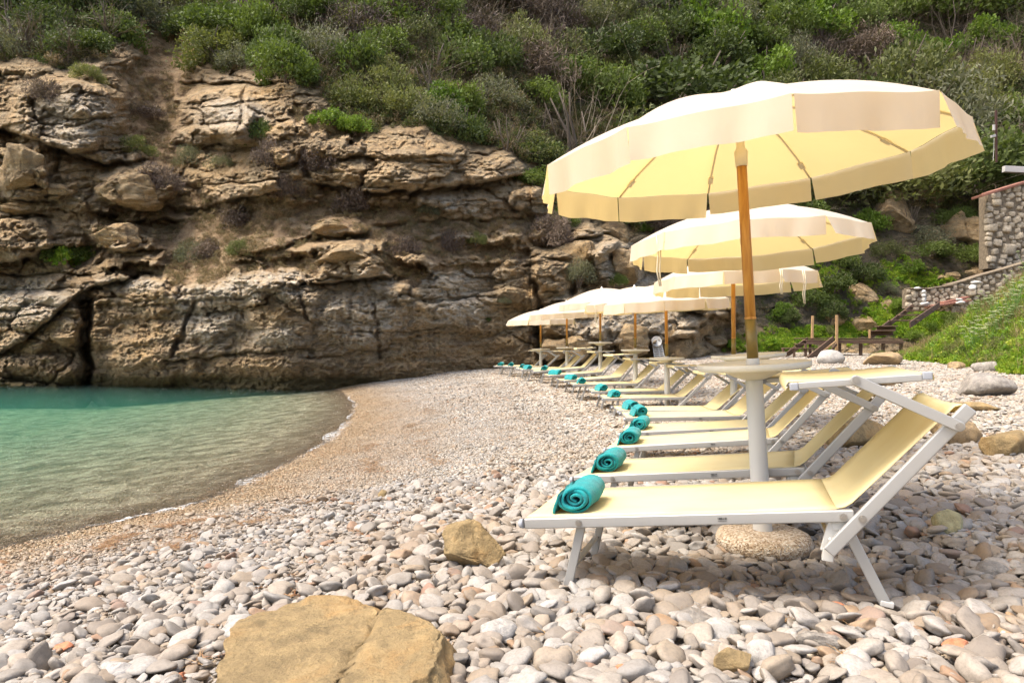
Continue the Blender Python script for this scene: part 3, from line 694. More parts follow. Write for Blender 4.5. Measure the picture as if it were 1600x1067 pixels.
gy = np.concatenate([np.linspace(690, 610, 24)[:-1], np.linspace(610, 90, 400), np.linspace(90, -40, 70)[1:], np.linspace(-40, -430, 60)[1:]])
GX, GY = np.meshgrid(gx, gy)
CF = cliff_field(GX, GY); GD = CF[0]
def cliff_mesh():
    V = np.stack([(GX - 800) / F * GD, GD, (534 - GY) / F * GD], -1).reshape(-1, 3)
    i = np.arange(GX.size).reshape(GX.shape); Fq = np.stack([i[:-1, :-1], i[:-1, 1:], i[1:, 1:], i[1:, :-1]], -1).reshape(-1, 4)
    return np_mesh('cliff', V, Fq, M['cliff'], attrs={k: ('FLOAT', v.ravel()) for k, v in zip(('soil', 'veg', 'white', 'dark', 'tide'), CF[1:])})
cliff = link(bpy.data.objects.new('cliff', cliff_mesh())); tag(cliff, 'layered brown limestone cliff and the hillside above it', None, None, 'structure')
def on_cliff(X, Y, out=0.):
    """3-D point on the cliff surface seen at photo direction X, Y; out = metres towards the beach"""
    i = np.clip(np.searchsorted(gx, X), 1, len(gx) - 1); j = len(gy) - np.clip(np.searchsorted(gy[::-1], Y), 1, len(gy) - 1)
    j = min(max(j, 0), len(gy) - 1); d = GD[j, i] - out
    return Vector(((X - 800) / F * d, d, (534 - Y) / F * d))

# ---------------------------------------------------------------- sun loungers
def sheet(pts, v0, v1, sag=.012, nv=9, thick=.004, seed=0):
    """cloth strip through the (u, w) points, stretched from v0 to v1"""
    mb = MB(); n = len(pts); vs = []
    for off in (0, -thick):
        for i, (u, w_) in enumerate(pts):
            for k in range(nv):
                t = k / (nv - 1); s_ = math.sin(math.pi * t) * math.sin(math.pi * min(max(i / (n - 1), .04), .96)) ** .4
                vs.append((u, v0 + (v1 - v0) * t, w_ + off - sag * s_))
    m = n * nv; fs = []
    for i in range(n - 1):
        for k in range(nv - 1):
            a = i * nv + k; fs.append((a, a + nv, a + nv + 1, a + 1)); fs.append((m + a, m + a + 1, m + a + nv + 1, m + a + nv))
    for i in range(n - 1): a = i * nv; fs.append((a, m + a, m + a + nv, a + nv)); a += nv - 1; fs.append((a, a + nv, m + a + nv, m + a))
    for k in range(nv - 1): fs.append((k, k + 1, m + k + 1, m + k)); a = (n - 1) * nv + k; fs.append((a, m + a, m + a + 1, a + 1))
    return mb.add(vs, fs, True)
def capsule_bar(mb, a, b, h_, t_):
    """flat arm with rounded ends in the plane v = const; a, b = (u, v, w)"""
    a = Vector(a); b = Vector(b); d = (b - a).normalized(); up = Vector((0, 1, 0)).cross(d); pts = []
    for k in range(9): an = math.pi / 2 + math.pi * k / 8; pts.append(a + (d * math.cos(an) + up * math.sin(an)) * h_ / 2)
    for k in range(9): an = -math.pi / 2 + math.pi * k / 8; pts.append(b + (d * math.cos(an) + up * math.sin(an)) * h_ / 2)
    n = len(pts); off = Vector((0, t_ / 2, 0))
    mb.add([p - off for p in pts] + [p + off for p in pts], [tuple(range(n))[::-1], tuple(range(n, 2 * n))] + [(k, (k + 1) % n, n + (k + 1) % n, n + k) for k in range(n)])
def disc(mb, u, v, w_, r, t_, n=16):
    vs = [(u + r * math.cos(2 * math.pi * k / n), v + s_ * t_ / 2, w_ + r * math.sin(2 * math.pi * k / n)) for s_ in (-1, 1) for k in range(n)]
    mb.add(vs, [tuple(range(n)), tuple(range(n, 2 * n))[::-1]] + [(k, n + k, n + (k + 1) % n, (k + 1) % n) for k in range(n)])
def make_lounger():
    H = RAIL; W = .64; root = empty('sun_lounger')
    for v in (.013, W - .013):
        MB().bar((-.012, v, H - .0225), (1.29, v, H - .0225), .026, .045).build('side_rail', M['metal'], root, .006)
    MB().bar((.012, .026, H - .022), (.012, W - .026, H - .022), .034, .026).build('foot_rail', M['metal'], root, .006)
    for v in (.012, W - .012):
        m = MB(); m.tube([(-.018, v, H - .022), (-.034, v, H - .022), (-.042, v, H - .022)], [.022, .020, .009], 12); m.build('end_cap', M['grey_plastic'], root)
    # seat: stretched cloth that curls up into the back
    su = [(-.006 + 1.24 * i / 22, H + .003 - .004 * math.sin(math.pi * i / 22)) for i in range(23)]
    cb, sb = math.cos(.73), math.sin(.73); hu, hw = 1.235, H + .003
    bend = [(hu + .03, hw + .006), (hu + .055, hw + .02)]
    sheet(su, .022, W - .022, .012).build('seat_fabric', M['sling'], root)
    bk = [(hu, hw)] + bend + [(hu + .055 + cb * .50 * i / 14, hw + .02 + sb * .50 * i / 14) for i in range(1, 15)]
    e_ = bk[-1]; bk += [(e_[0] + .022, e_[1] + .006), (e_[0] + .034, e_[1] - .014), (e_[0] + .024, e_[1] - .03)]
    sheet(bk, .03, W - .03, .016).build('backrest_fabric', M['sling'], root)
    for v in (-.014, W + .014):
        MB().bar((1.185, v, H - .15), (1.70, v, H + .352), .024, .048).build('backrest_rail', M['metal'], root, .006)
    MB().tube([(1.668, -.004, H + .30), (1.668, W + .004, H + .30)], .014, 12).build('head_bar', M['metal'], root)
    MB().tube([(1.2, -.004, H - .115), (1.2, W + .004, H - .115)], .011, 10).build('cross_bar', M['metal'], root)
    for v in (.05, W - .05):
        MB().bar((.235, v, H - .03), (.118, v, -.03), .018, .038, (1, 0, 0)).build('front_leg', M['metal'], root, .005)
        MB().bar((1.265, v, H - .085), (1.366, v, -.03), .018, .040, (1, 0, 0)).build('rear_leg', M['metal'], root, .005)
    MB().bar((.155, .05, .10), (.155, W - .05, .10), .028, .014, (0, 0, 1)).build('leg_brace', M['metal'], root, .003)
    for v in (.03, W - .03):
        m = MB(); m.box((1.205, v, H - .10), (.05, .02, .13), (0, .35, 0)); m.box((1.185, v, H - .17), (.04, .03, .05), (0, .2, 0)); m.box((1.235, v, H - .06), (.05, .026, .04))
        m.build('hinge_bracket', M['plastic'], root, .004)
    for v in (.05, W - .05):
        m = MB(); m.box((1.368, v, -.022), (.046, .024, .022), (0, .25, 0)); m.build('foot_cap', M['plastic'], root, .004)
    # sunshade on two arms
    sh = [(1.105, H + .462), (1.106, H + .482)] + [(1.115 + .47 * i / 10, H + .497 - .006 * math.sin(math.pi * i / 10) - .001 * i) for i in range(11)] + [(1.602, H + .478), (1.603, H + .462)]
    fab = sheet(sh, -.004, W + .004, .006).build('sunshade_fabric', M['sling'], root)
    for v in (-.004, W + .004):
        MB().bar((1.15, v, H + .477), (1.565, v, H + .470), .014, .026).build('sunshade_rail', M['metal'], root, .004)
        for a, b in ((1.118, 1.15), (1.565, 1.598)):
            MB().bar((a, v, H + .476), (b, v, H + .474), .017, .03).build('corner_cap', M['grey_plastic'], root, .005)
    for v in (-.038, W + .038):
        m = MB(); capsule_bar(m, (1.652, v, H + .292), (1.345, v, H + .482), .038, .013); m.build('sunshade_arm', M['metal'], root, .003)
    for (u, v, w_) in ((1.652, -.047, H + .292), (1.345, -.047, H + .482), (1.312, -.029, H - .026), (1.252, -.003, H - .024), (.232, -.003, H - .022), (1.652, W + .047, H + .292)):
        m = MB(); disc(m, u, v, w_, .0135, .006); disc(m, u, v - .004, w_, .008, .006, 8); m.build('bolt', M['steel'], root)
    m = MB(); r = random.Random(4)
    for row, (z0, hh, n) in enumerate(((H - .019, .0075, 9), (H - .029, .0035, 12))):       # tiny two-line print on the rail
        wd = .034 / n
        for k in range(n):
            x = .80 + k * wd; t = r.choice('HIOLEU') if row == 0 else 'I'
            if t in 'HUIOLE': m.box((x, -.0012, z0), (wd * .28, .002, hh))
            if t in 'HUO': m.box((x + wd * .55, -.0012, z0), (wd * .28, .002, hh))
            if t in 'OLEU': m.box((x + wd * .3, -.0012, z0 - hh * .4), (wd * .7, .0021, hh * .22))
            if t in 'OE': m.box((x + wd * .3, -.0012, z0 + hh * .4), (wd * .7, .0021, hh * .22))
    m.build('rail_print', M['ink'], root)
    return root
proto = make_lounger()
LL = ['nearest sun lounger, cream sling on white frame, its open sunshade beside the nearest parasol',
 'second sun lounger from the front, its back rising just behind the nearest parasol column',
 'third sun lounger from the front, its back partly behind the nearest white column',
 'fourth sun lounger from the front, half hidden behind the third lounger',
 'fifth sun lounger from the front, in front of the third parasol column',
 'sixth sun lounger from the front, just behind the third parasol column',
 'seventh sun lounger from the front, in front of the fourth parasol column',
 'eighth sun lounger from the front, behind the fourth parasol column',
 'ninth sun lounger from the front, in front of the fifth parasol',
 'tenth sun lounger from the front, behind the fifth parasol column',
 'eleventh sun lounger, large flat cream seat in front of the sixth parasol',
 'twelfth sun lounger, steep back right behind the sixth parasol column',
 'thirteenth sun lounger, in front of the seventh parasol near the cliff',
 'fourteenth sun lounger, behind the seventh parasol column near the cliff',
 'last sun lounger but one, in front of the farthest parasol',
 'farthest sun lounger of the row, next to the cliff foot on the left']
LOUNGERS = []
for i, (x, y, z, yw, pt, b) in enumerate(POSES):
    o = proto if i == 0 else copy_tree(proto)
    rot = Euler((0, -pt, yw)); up = rot.to_matrix() @ Vector((0, 0, RAIL)); o.rotation_euler = rot; o.location = Vector((x, y, z)) - up
    tag(o, LL[i], 'sun lounger', 'cream sun loungers in a row under the parasols'); LOUNGERS.append(o)

# ---------------------------------------------------------------- rolled towels, one on the foot of each lounger
def towel_mesh(seed, turns=3.4, R=.072, L_=.33):
    r = random.Random(seed); prof = []; n = int(turns * 22); th = .0125
    for i in range(n + 1):
        t = i / n; a = -math.pi * .55 + (turns * 2 * math.pi) * (1 - t); rr = .012 + (R - .012) * (1 - (t)) ** .92
        prof.append((-math.cos(a) * rr * 1.12, math.sin(a) * rr * .86 * (1 + .03 * math.sin(a * 3 + seed))))
    # loose tail that lies out on the foot side
    p0 = prof[0]; tail = [(p0[0] - .066, -R * .80), (p0[0] - .056, -R * .74), (p0[0] - .04, -R * .55), (p0[0] - .02, -R * .2)]
    a0 = [(-R * 1.50, -R * .84), (-R * 1.42, -R * .62), (-R * 1.28, -R * .30), (-R * 1.12, 0.0)]
    k0 = next(i for i, q in enumerate(prof) if q[0] < -R * .95 and q[1] > 0) if any(q[0] < -R * .95 and q[1] > 0 for q in prof) else 0
    prof = a0 + prof[k0:]
    m = len(prof); nv = 15; vs = []
    for side in (-.5, .5):
        for i, (u, w_) in enumerate(prof):
            ax, ay = prof[max(i - 1, 0)]; bx, by = prof[min(i + 1, m - 1)]; d = math.hypot(bx - ax, by - ay) or 1; nx, ny = -(by - ay) / d, (bx - ax) / d
            for k in range(nv):
                t = k / (nv - 1); sh = .012 * math.sin(i * .23 + seed) * (1 if k in (0, nv - 1) else 0)
                f = 1 - .10 * (abs(2 * t - 1) ** 6); wob = .003 * math.sin(9 * t + i * .35 + seed) + .0015 * math.sin(23 * t + i * .8)
                vs.append(((u * f) + nx * th * side * .9 + nx * wob, (t - .5) * L_ * (1 + .02 * math.sin(i * .31)) + (.010 * math.sin(i * .19 + seed) + sh) * (2 * t - 1), max(w_ * f + ny * th * side * .9 + ny * wob, -R * .86)))
    b = m * nv; fs = []
    for i in range(m - 1):
        for k in range(nv - 1):
            a = i * nv + k; fs += [(a, a + 1, a + nv + 1, a + nv), (b + a, b + a + nv, b + a + nv + 1, b + a + 1)]
        a = i * nv; fs.append((a, a + nv, b + a + nv, b + a)); a += nv - 1; fs.append((a, b + a, b + a + nv, a + nv))
    for k in range(nv - 1): fs += [(k, b + k, b + k + 1, k + 1)]; a = (m - 1) * nv + k; fs += [(a, a + 1, b + a + 1, b + a)]
    mb = MB().add(vs, fs, True); return mb.mesh('rolled_towel', M['towel'])
TW = [towel_mesh(k) for k in (1, 2, 3)]
ORD = ['nearest', 'second', 'third', 'fourth', 'fifth', 'sixth', 'seventh', 'eighth', 'ninth', 'tenth', 'eleventh', 'twelfth', 'thirteenth', 'fourteenth', 'fifteenth', 'farthest']
TU = {0: (.205, .25, 0.0), 1: (.165, .27, .08), 2: (.155, .26, .05), 3: (.17, .3, -.1), 10: (.2, .28, .45), 11: (.28, .25, -.2)}
for i, lo in enumerate(LOUNGERS):
    u, v, ya = TU.get(i, (.19 + R0.uniform(-.02, .03), .26 + R0.uniform(-.04, .05), R0.uniform(-.12, .22)))
    o = link(bpy.data.objects.new('rolled_towel', TW[i % 3])); mw = Matrix.Translation(lo.location) @ lo.rotation_euler.to_matrix().to_4x4()
    o.matrix_world = mw @ Matrix.Translation((u, v, RAIL + .058)) @ Matrix.Rotation(ya, 4, 'Z')
    tag(o, 'teal rolled towel on the foot end of the %s sun lounger%s' % (ORD[i], ' from the front' if 0 < i < 15 else ''), 'towel', 'teal rolled towels on the lounger ends')

# ---------------------------------------------------------------- parasols
def canopy_parts(root_c, R_, h_, ph, seed, straps=()):
    r = random.Random(seed); n = 10; A = [ph + k * math.pi / 5 for k in range(n)]
    nr, na = 12, 8; mb = MB(); vs = [(0, 0, 0)]
    def P(t, k, s_):
        a, b = A[k % n], A[(k + 1) % n]; x = math.cos(a) * (1 - s_) + math.cos(b) * s_; y = math.sin(a) * (1 - s_) + math.sin(b) * s_
        sag = .016 * math.sin(math.pi * s_) * math.sin(math.pi * min(t, .96)) ** .6
        return Vector((x * R_ * t, y * R_ * t, -h_ * t ** 1.75 - sag + .004 * math.sin(9 * s_ + 7 * t + seed) * t))
    for i in range(1, nr + 1):
        for k in range(n):
            for j in range(na): vs.append(P(i / nr, k, j / na))
    N_ = n * na; fs = [(0, 1 + j, 1 + (j + 1) % N_) for j in range(N_)]
    for i in range(nr - 1):
        for j in range(N_): a = 1 + i * N_; fs.append((a + j, a + N_ + j, a + N_ + (j + 1) % N_, a + (j + 1) % N_))
    mb.add(vs, fs, True); can = mb.build('canopy', M['canopy'], root_c)
    for k in range(n):
        m = MB(); nj, ni = 16, 6; vs = []; fl = r.uniform(-.02, .05); vl = .152 + r.uniform(-.006, .01); c1, c2 = r.uniform(.0, .014), r.uniform(.0, .014)
        mid = (P(1, k, .5)).normalized(); od = Vector((mid.x, mid.y, 0)).normalized()
        for i in range(ni + 1):
            t = i / ni
            for j in range(nj + 1):
                s_ = j / nj; p = P(1, k, .004 + .992 * s_)
                wave = (.010 * math.sin(s_ * 11 + seed + k) + .006 * math.sin(s_ * 23 + k * 2)) * t
                flare = (fl + .05 * c1 * (1 - s_) + (c1 * max(0, 1 - s_ * 7) - c2 * max(0, s_ * 7 - 6)) * 1.2) * t
                p = p + od * (flare + wave + .004) + Vector((0, 0, -vl * t)); tg = (P(1, k, 1) - P(1, k, 0)).normalized(); p += tg * (.5 - s_) * .004 * t
                vs.append(p)
        fs = [(i * (nj + 1) + j, (i + 1) * (nj + 1) + j, (i + 1) * (nj + 1) + j + 1, i * (nj + 1) + j + 1) for i in range(ni) for j in range(nj)]
        m.add(vs, fs, True); m.build('valance', M['canopy'], can)
    for k in range(n):
        pts = [P(t, k, 0) + Vector((0, 0, -.012)) for t in (.04, .2, .4, .6, .8, .985)]; m = MB(); m.tube(pts, .0065, 6)
        p = P(.86, k, 0); d = Vector((math.cos(A[k]), math.sin(A[k]), -.55)).normalized(); m.bar(p - d * .03 + Vector((0, 0, -.018)), p + d * .03 + Vector((0, 0, -.018)), .03, .012)
        m.build('rib', M['strap'], can)
    for (k, ln, s_) in straps:
        p = P(1, k, s_); d = Vector((p.x, p.y, 0)).normalized() * .012; m = MB()
        for dx in (0, .022):
            m.tube([p + d + Vector((dx, 0, .01)), p + d * 1.5 + Vector((dx + .01, 0, -ln * .35)), p + d * 1.2 + Vector((dx - .008, .004, -ln * .7)), p + d + Vector((dx * .6 + .006, 0, -ln))], [.009, .006, .008, .006], 5)
        m.build('tie_strap', M['strap'], can)
    m = MB(); m.lathe([(.0, .045), (.012, .042), (.014, .03), (.02, .02), (.034, .006), (.034, -.02)], 16); m.build('finial', M['plastic'], can)
    return can
def parasol(i, x, y, g, tray, lean, cen, tl, tc, ph, R_=1.054, h_=.32, straps=()):
    """g ground, tray height; lean of the pole to the left (deg); cen = centre of the canopy rim, tilted tl left and tc to the camera"""
    root = empty('beach_parasol', (x, y, g), (0, -rad(lean), 0)); T = (tray - g) / math.cos(rad(lean)); Ap = (cen[2] + h_ - g) / math.cos(rad(lean))
    m = MB(); m.lathe([(.10, -.03), (.215, -.03), (.245, .0), (.25, .03), (.235, .062), (.2, .078), (.06, .084), (.0, .084)], 40); b = m.build('base', M['aggregate'], root); b.rotation_euler = (0, rad(lean), 0)
    m = MB(); m.lathe([(.052, .0), (.052, .07), (.049, .1), (.0445, T - .1), (.0445, T - .07)], 28); m.build('column', M['plastic'], root)
    m = MB(); m.lathe([(.046, -.085), (.075, -.078), (.135, -.05), (.165, -.034), (.278, -.03), (.291, -.022), (.292, .006), (.284, .008), (.278, -.008), (.03, -.006)], 48, (0, 0, T)); m.build('tray', M['tray'], root)
    sl_ = .24; m = MB(); m.lathe([(.034, T - .03), (.034, T + .026), (.030, T + .03)], 20); m.build('collar', M['plastic'], root)
    m = MB(); m.lathe([(.0295, T), (.0295, T + sl_)], 20); m.build('pole_sleeve', M['sleeve'], root)
    m = MB(); m.lathe([(.028, T + sl_), (.0265, Ap - .29)], 20); m.lathe([(.028, T + sl_ - .002), (.0302, T + sl_), (.0302, T + sl_ + .010), (.028, T + sl_ + .012)], 20, caps=False); m.build('wooden_pole', M['pole'], root)
    m = MB(); m.lathe([(.031, Ap - .37), (.035, Ap - .29), (.022, Ap - .27), (.018, Ap - .03)], 18); m.build('pole_top_socket', M['strap'], root)
    c = canopy_parts(root, R_, h_, ph, i * 7 + 3, straps)
    rot = Matrix.Rotation(rad(tc), 4, 'X') @ Matrix.Rotation(-rad(tl), 4, 'Y')
    bpy.context.view_layer.update()
    c.matrix_local = root.matrix_world.inverted() @ Matrix.Translation(cen) @ rot @ Matrix.Translation((0, 0, h_))
    return root
def px_at(px, d): return (px - 800) / F * d
PAR = [ # foot column px, distance, ground, tray, lean, rim centre px or x, rim z, tilt left, tilt to camera, phase, straps
 (1193, 3.67, -1.02, -.12, 3.3, 1.216, .989, 4.6, 1.3, -169.5, ()),
 (1190, 6.35, -1.12, -.125, 4.6, 2.172, .937, 2.0, -2.0, -182.5, ((0, .44, .8),)),
 (1147, 9.05, -1.18, -.20, .3, 2.965, .827, 1.6, -1.0, -187.5, ((3, .40, .55), (2, .3, .97))),
 (1043, 11.55, -1.20, -.28, .8, px_at(1040, 11.55), .66, 3, 1, -176, ()),
 (993, 14.0, -1.16, -.17, .2, px_at(993, 14.0), .80, 4, 1, -170, ((0, .36, .5),)),
 (938, 16.6, -1.08, -.02, 0, px_at(942, 16.6), .97, 5, 2, -180, ()),
 (886, 19.2, -1.06, -.17, .2, px_at(886, 19.2), .80, 3.5, 2, -172, ()),
 (845, 21.8, -1.10, -.24, .2, px_at(845, 21.8), .68, 1.5, 1, -185, ())]
PLB = ['nearest cream parasol, the largest in view, tilted to the left on a wooden pole', 'second cream parasol, directly behind the nearest one, with a tie strap hanging left', 'third cream parasol, with a long strap hanging from its right edge',
 'fourth parasol, its white canopy just left of the third one', 'fifth parasol, its canopy mostly hidden behind the fourth', 'sixth parasol, its canopy the highest of the far group', 'seventh parasol, second from the left end of the row', 'farthest parasol, leftmost of the row beside the cliff']
for i, (px, d, g, tr, le, cx, cz, tl, tc, ph, st) in enumerate(PAR):
    x = px_at(px, d); gg = min(g, gz(x, d)) if i else -1.092
    o = parasol(i, x, d, gg, tr, le, (cx, d, cz), tl, tc, rad(ph), straps=st); tag(o, PLB[i], 'parasol', 'cream parasols between the loungers')

# ---------------------------------------------------------------- boulders and single stones
def rock_mesh(name, seed, dims, mat, sub=4, cuts=9, rough=.10, cracks=()):
    r = random.Random(seed); V, Fc = ICO[sub]; W = V.copy()
    for k in range(cuts):
        n = np.array([r.gauss(0, 1), r.gauss(0, 1), r.gauss(0, .8)]); n /= np.linalg.norm(n); d = r.uniform(.5, .85); e = W @ n - d
        W -= np.outer(np.where(e > 0, e * .93, 0), n)
    W *= (1 + rough * n3(V, 1.6, seed) + rough * .55 * n3(V, 4.1, seed + 3) + rough * .3 * n3(V, 10., seed + 6) + rough * .16 * n3(V, 22., seed + 8))[:, None]
    W /= np.abs(W).max(0)[None]
    for (ax, ay, c_, wd, dp) in cracks:     # a groove across the rock
        q = W[:, 0] * ax + W[:, 1] * ay - c_ + .10 * n3(V, 2.2, seed + 40) + .03 * n3(V, 9., seed + 44); W = W * (1 - dp * np.exp(-(q / wd) ** 2))[:, None]; W[:, 2] += .05 * dp / .08 * np.where(q > 0, 1, 0) * sstep(0, 1, W[:, 2] + .3)
    return np_mesh(name, W * np.array(dims) / 2, Fc, mat)
def boulder(name, seed, loc, dims, mat, label, cat='rock', rz=0, group=None, sink=.25, sub=4, cuts=9, rough=.1, tilt=(0, 0), cracks=()):
    o = link(bpy.data.objects.new(name, rock_mesh(name, seed, dims, M[mat], sub, cuts, rough, cracks)))
    o.location = (loc[0], loc[1], loc[2] + dims[2] * (.5 - sink)); o.rotation_euler = (tilt[0], tilt[1], rz); tag(o, label, cat, group); return o
def ground_rock(name, seed, px, py, wpx, hpx, mat, label, dep=.8, **k):
    """a stone whose visible foot is at pixel px, py and which looks wpx x hpx"""
    x, y, z = at_px(px, py); w_ = wpx / F * y; h_ = hpx / F * y; kk = dict(sink=.22); kk.update(k)
    return boulder(name, seed, (x, y + w_ * dep * .4, z), (w_, w_ * dep, h_ * 1.35), mat, label, **kk)
boulder('flat_rock', 5, (-.53, 2.27, -1.19), (.94, 1.0, .52), 'sandstone', 'large flat ochre rock half sunk in the pebbles at the front', rz=.3, sink=.36, sub=6, cuts=10, rough=.085, tilt=(-.05, .06), cracks=((.85, -.45, .12, .03, .16), (.3, .9, .45, .03, .09)))
ground_rock('boulder', 12, 732, 893, 118, 66, 'sandstone', 'ochre rock with a crack, to the left of the nearest lounger', .75, sub=5, cuts=12, rough=.08, cracks=((.9, .2, .1, .05, .1),))
GR = [(1352, 702, 110, 44, 'sandstone', 'cracked ochre rock seen behind the backrest of the second lounger'), (1512, 700, 84, 44, 'brown_stone', 'angular brown rock right of the nearest backrest'),
 (1590, 716, 84, 44, 'sandstone', 'brown sloping rock cut by the right edge of the picture'), (1538, 646, 84, 17, 'sandstone', 'flat ochre slab lying far right on the pebbles'), (1494, 843, 54, 40, 'olive_stone', 'small pointed olive stone right of the nearest lounger'),
 (1553, 583, 46, 17, 'grey_stone', 'pale boulder at the foot of the flowering bank'), (1500, 578, 30, 12, 'brown_stone', 'low brown stone left of the pale boulder by the bank'), (1555, 622, 92, 36, 'grey_stone', 'low rough grey rock on the right of the beach'),
 (1400, 604, 50, 18, 'brown_stone', 'brown flat rock seen above the sunshade of the nearest lounger'), (1398, 572, 76, 24, 'brown_stone', 'long dark brown rock below the grassy bank'), (1303, 570, 46, 22, 'pale_stone', 'white rock in front of the wooden steps'), (1327, 553, 22, 22, 'pale_stone', 'round pale boulder under the wooden deck'),
 (597, 779, 17, 12, 'sandstone', 'small lone ochre stone in the middle of the beach'), (1155, 1062, 66, 40, 'sandstone', 'rounded orange stone at the bottom edge right of the centre'), (1200, 1052, 54, 42, 'pale_stone', 'knobbly cream stone behind the rounded orange one'),
 (1512, 1030, 56, 22, 'rust_stone', 'flat rust red stone at the lower right'), (1312, 961, 32, 16, 'rust_stone', 'small rust red stone below the nearest lounger'), (978, 1068, 40, 22, 'rust_stone', 'small pinkish stone at the bottom edge'), (172, 1066, 62, 26, 'pale_stone', 'pale grey rounded stone at the lower left edge'),
 (362, 1002, 52, 26, 'pale_stone', 'flat white stone left of the large flat ochre rock'), (430, 1008, 34, 24, 'sandstone', 'orange stone touching the left side of the flat rock'), (92, 1022, 34, 12, 'rust_stone', 'thin rust coloured stone in the lower left corner'), (276, 1066, 24, 12, 'rust_stone', 'tiny brick red stone left of the flat rock'),
 (775, 1008, 70, 30, 'pale_stone', 'broad white stone right of the flat ochre rock'), (1095, 985, 60, 26, 'grey_stone', 'flat grey stone in the shade in front of the nearest lounger'), (1290, 1020, 70, 26, 'grey_stone', 'broad grey stone at the lower right of the beach'), (1425, 1003, 46, 24, 'pale_stone', 'white stone between the rear leg and the corner'),
 (1560, 905, 52, 22, 'grey_stone', 'grey stone near the right edge below the pointed olive one'), (640, 1062, 50, 22, 'pale_stone', 'white stone at the bottom right corner of the flat rock'), (1240, 655, 26, 12, 'sandstone', 'orange tan stone behind the second lounger rail')]
for k, (px, py, wp, hp, mt, lb) in enumerate(GR):
    nm = 'boulder' if wp > 70 and py < 760 else 'beach_stone'
    big = wp > 80; ground_rock(nm, 200 + k, px, py, wp, hp, mt, lb, sub=4, cuts=12 if mt in ('sandstone', 'brown_stone', 'olive_stone') and wp > 40 else 5, rough=.07 if big else .05, rz=R0.uniform(-.5, .5))
# rocks leaning on the foot of the cliff and on the hillside (photo direction, width, height, how far it sticks out)
CR = [(1060, 548, 44, 40, .9, 'slanting tan rock right of the fourth parasol pole'), (1046, 520, 26, 30, .6, 'tan rock directly above the white slatted board'), (985, 535, 70, 54, 1.0, 'big brown rock behind the sixth and fifth parasols'),
 (900, 545, 46, 40, .7, 'tan cliff rock behind the seventh parasol pole'), (868, 545, 40, 36, .6, 'pale rock between the two farthest parasol poles'), (1010, 552, 16, 18, .9, 'small upright stone left of the slatted board'), (1112, 535, 60, 24, .8, 'flat brown rock slab at the far end of the beach'), (1092, 515, 44, 26, .7, 'dark brown rock above the far pebbles'),
 (1163, 545, 30, 12, .5, 'low grey rock by the third parasol pole'), (962, 372, 60, 52, 1.2, 'round brown boulder beside the left edge of the second parasol'), (975, 415, 40, 60, 1.0, 'tall grey rock left of the second parasol'), (900, 400, 70, 60, 1.0, 'rough grey rock left of the second parasol top'),
 (1349, 462, 44, 44, .8, 'round grey boulder on the slope above the stairs'), (1352, 512, 52, 46, .7, 'pale slanted boulder left of the upper stairs'), (1382, 482, 34, 28, .6, 'grey boulder touching the left stringer of the stairs'), (1297, 500, 44, 44, .5, 'crumbling pale rock on the slope behind the two posts'),
 (1398, 345, 66, 90, 1.3, 'tall grey rock outcrop right of the second parasol'), (1440, 310, 48, 60, 1.0, 'grey outcrop under the right end of the large canopy'), (1492, 362, 34, 56, .9, 'smooth pale boulder left of the stone wall'), (1462, 380, 30, 40, .7, 'dark grey rock between the two outcrops'), (1516, 372, 26, 60, .8, 'dark narrow rock against the high stone wall'),
 (1520, 428, 42, 24, .7, 'boulder lying above the low retaining wall'), (1490, 434, 24, 18, .5, 'round stone at the left above the low wall'), (1470, 436, 22, 16, .5, 'small brown stone above the low wall'), (1330, 455, 20, 22, .5, 'small rock on the slope left of the round boulder'),
 (208, 300, 104, 54, 1.3, 'overhanging tan block in the middle of the left cliff'), (258, 350, 26, 12, .6, 'small slab under the overhanging tan block'), (182, 368, 62, 40, 1.0, 'rounded block below the overhanging block on the left cliff'), 
 (92, 300, 36, 22, .6, 'lower stacked block between the left cliff slabs'), (34, 262, 74, 64, .9, 'big grey block at the left edge of the cliff'), (36, 326, 70, 22, .7, 'thin slab under the big grey block at the left edge'),
 (520, 356, 62, 26, .8, 'tan rock lying on the earthy ledge of the cliff'), (545, 402, 100, 46, .8, 'broad brown block above the lower cliff face')]
for k, (px, py, wp, hp, out, lb) in enumerate(CR):
    p = on_cliff(px, py, 0); w_ = wp / F * p.y; h_ = hp / F * p.y
    boulder('boulder', 400 + k, (p.x, p.y + .2 * w_ - .25 * out, p.z), (w_ * 1.1, max(w_, h_) * 1.15, h_ * 1.1), 'cliff', lb, sink=.5, sub=5, cuts=16, rough=.13, rz=R0.uniform(-.4, .4), group=None)

# ---------------------------------------------------------------- grassy bank on the right
FOOT = np.array([(9.0, 4), (9.6, 8), (10.6, 14), (12.3, 19.5), (13.2, 23), (14.4, 26), (17.5, 28), (22, 30)])
def bank(x, y):
    fx = np.interp(y, FOOT[:, 1], FOOT[:, 0]); d = (x - fx) * .93 + .25 * fbm(x * .5, y * .5, 140, 3)
    h = np.where(d > 0, 1.02 * d / (1 + (d / 9) ** 2), d * .8)
    h = np.minimum(h, 3.0 + 1.2 * np.tanh(np.maximum(h - 3.0, 0) / 3)); top = 1 - .72 * sstep(20.5, 26, y)
    return ground(x, y) - .15 + h * top + .16 * fbm(x * .9, y * .9, 141, 4) * (d > 0)
bx_ = np.linspace(8.2, 40, 160); by_ = np.linspace(3, 33, 150)
bk_ = link(bpy.data.objects.new('grassy_bank', grid_mesh('grassy_bank', bx_, by_, bank, M['mortar']))); tag(bk_, 'steep grassy bank on the right', None, None, 'structure')
def bz(x, y): return float(bank(np.array([x]), np.array([y]))[0])
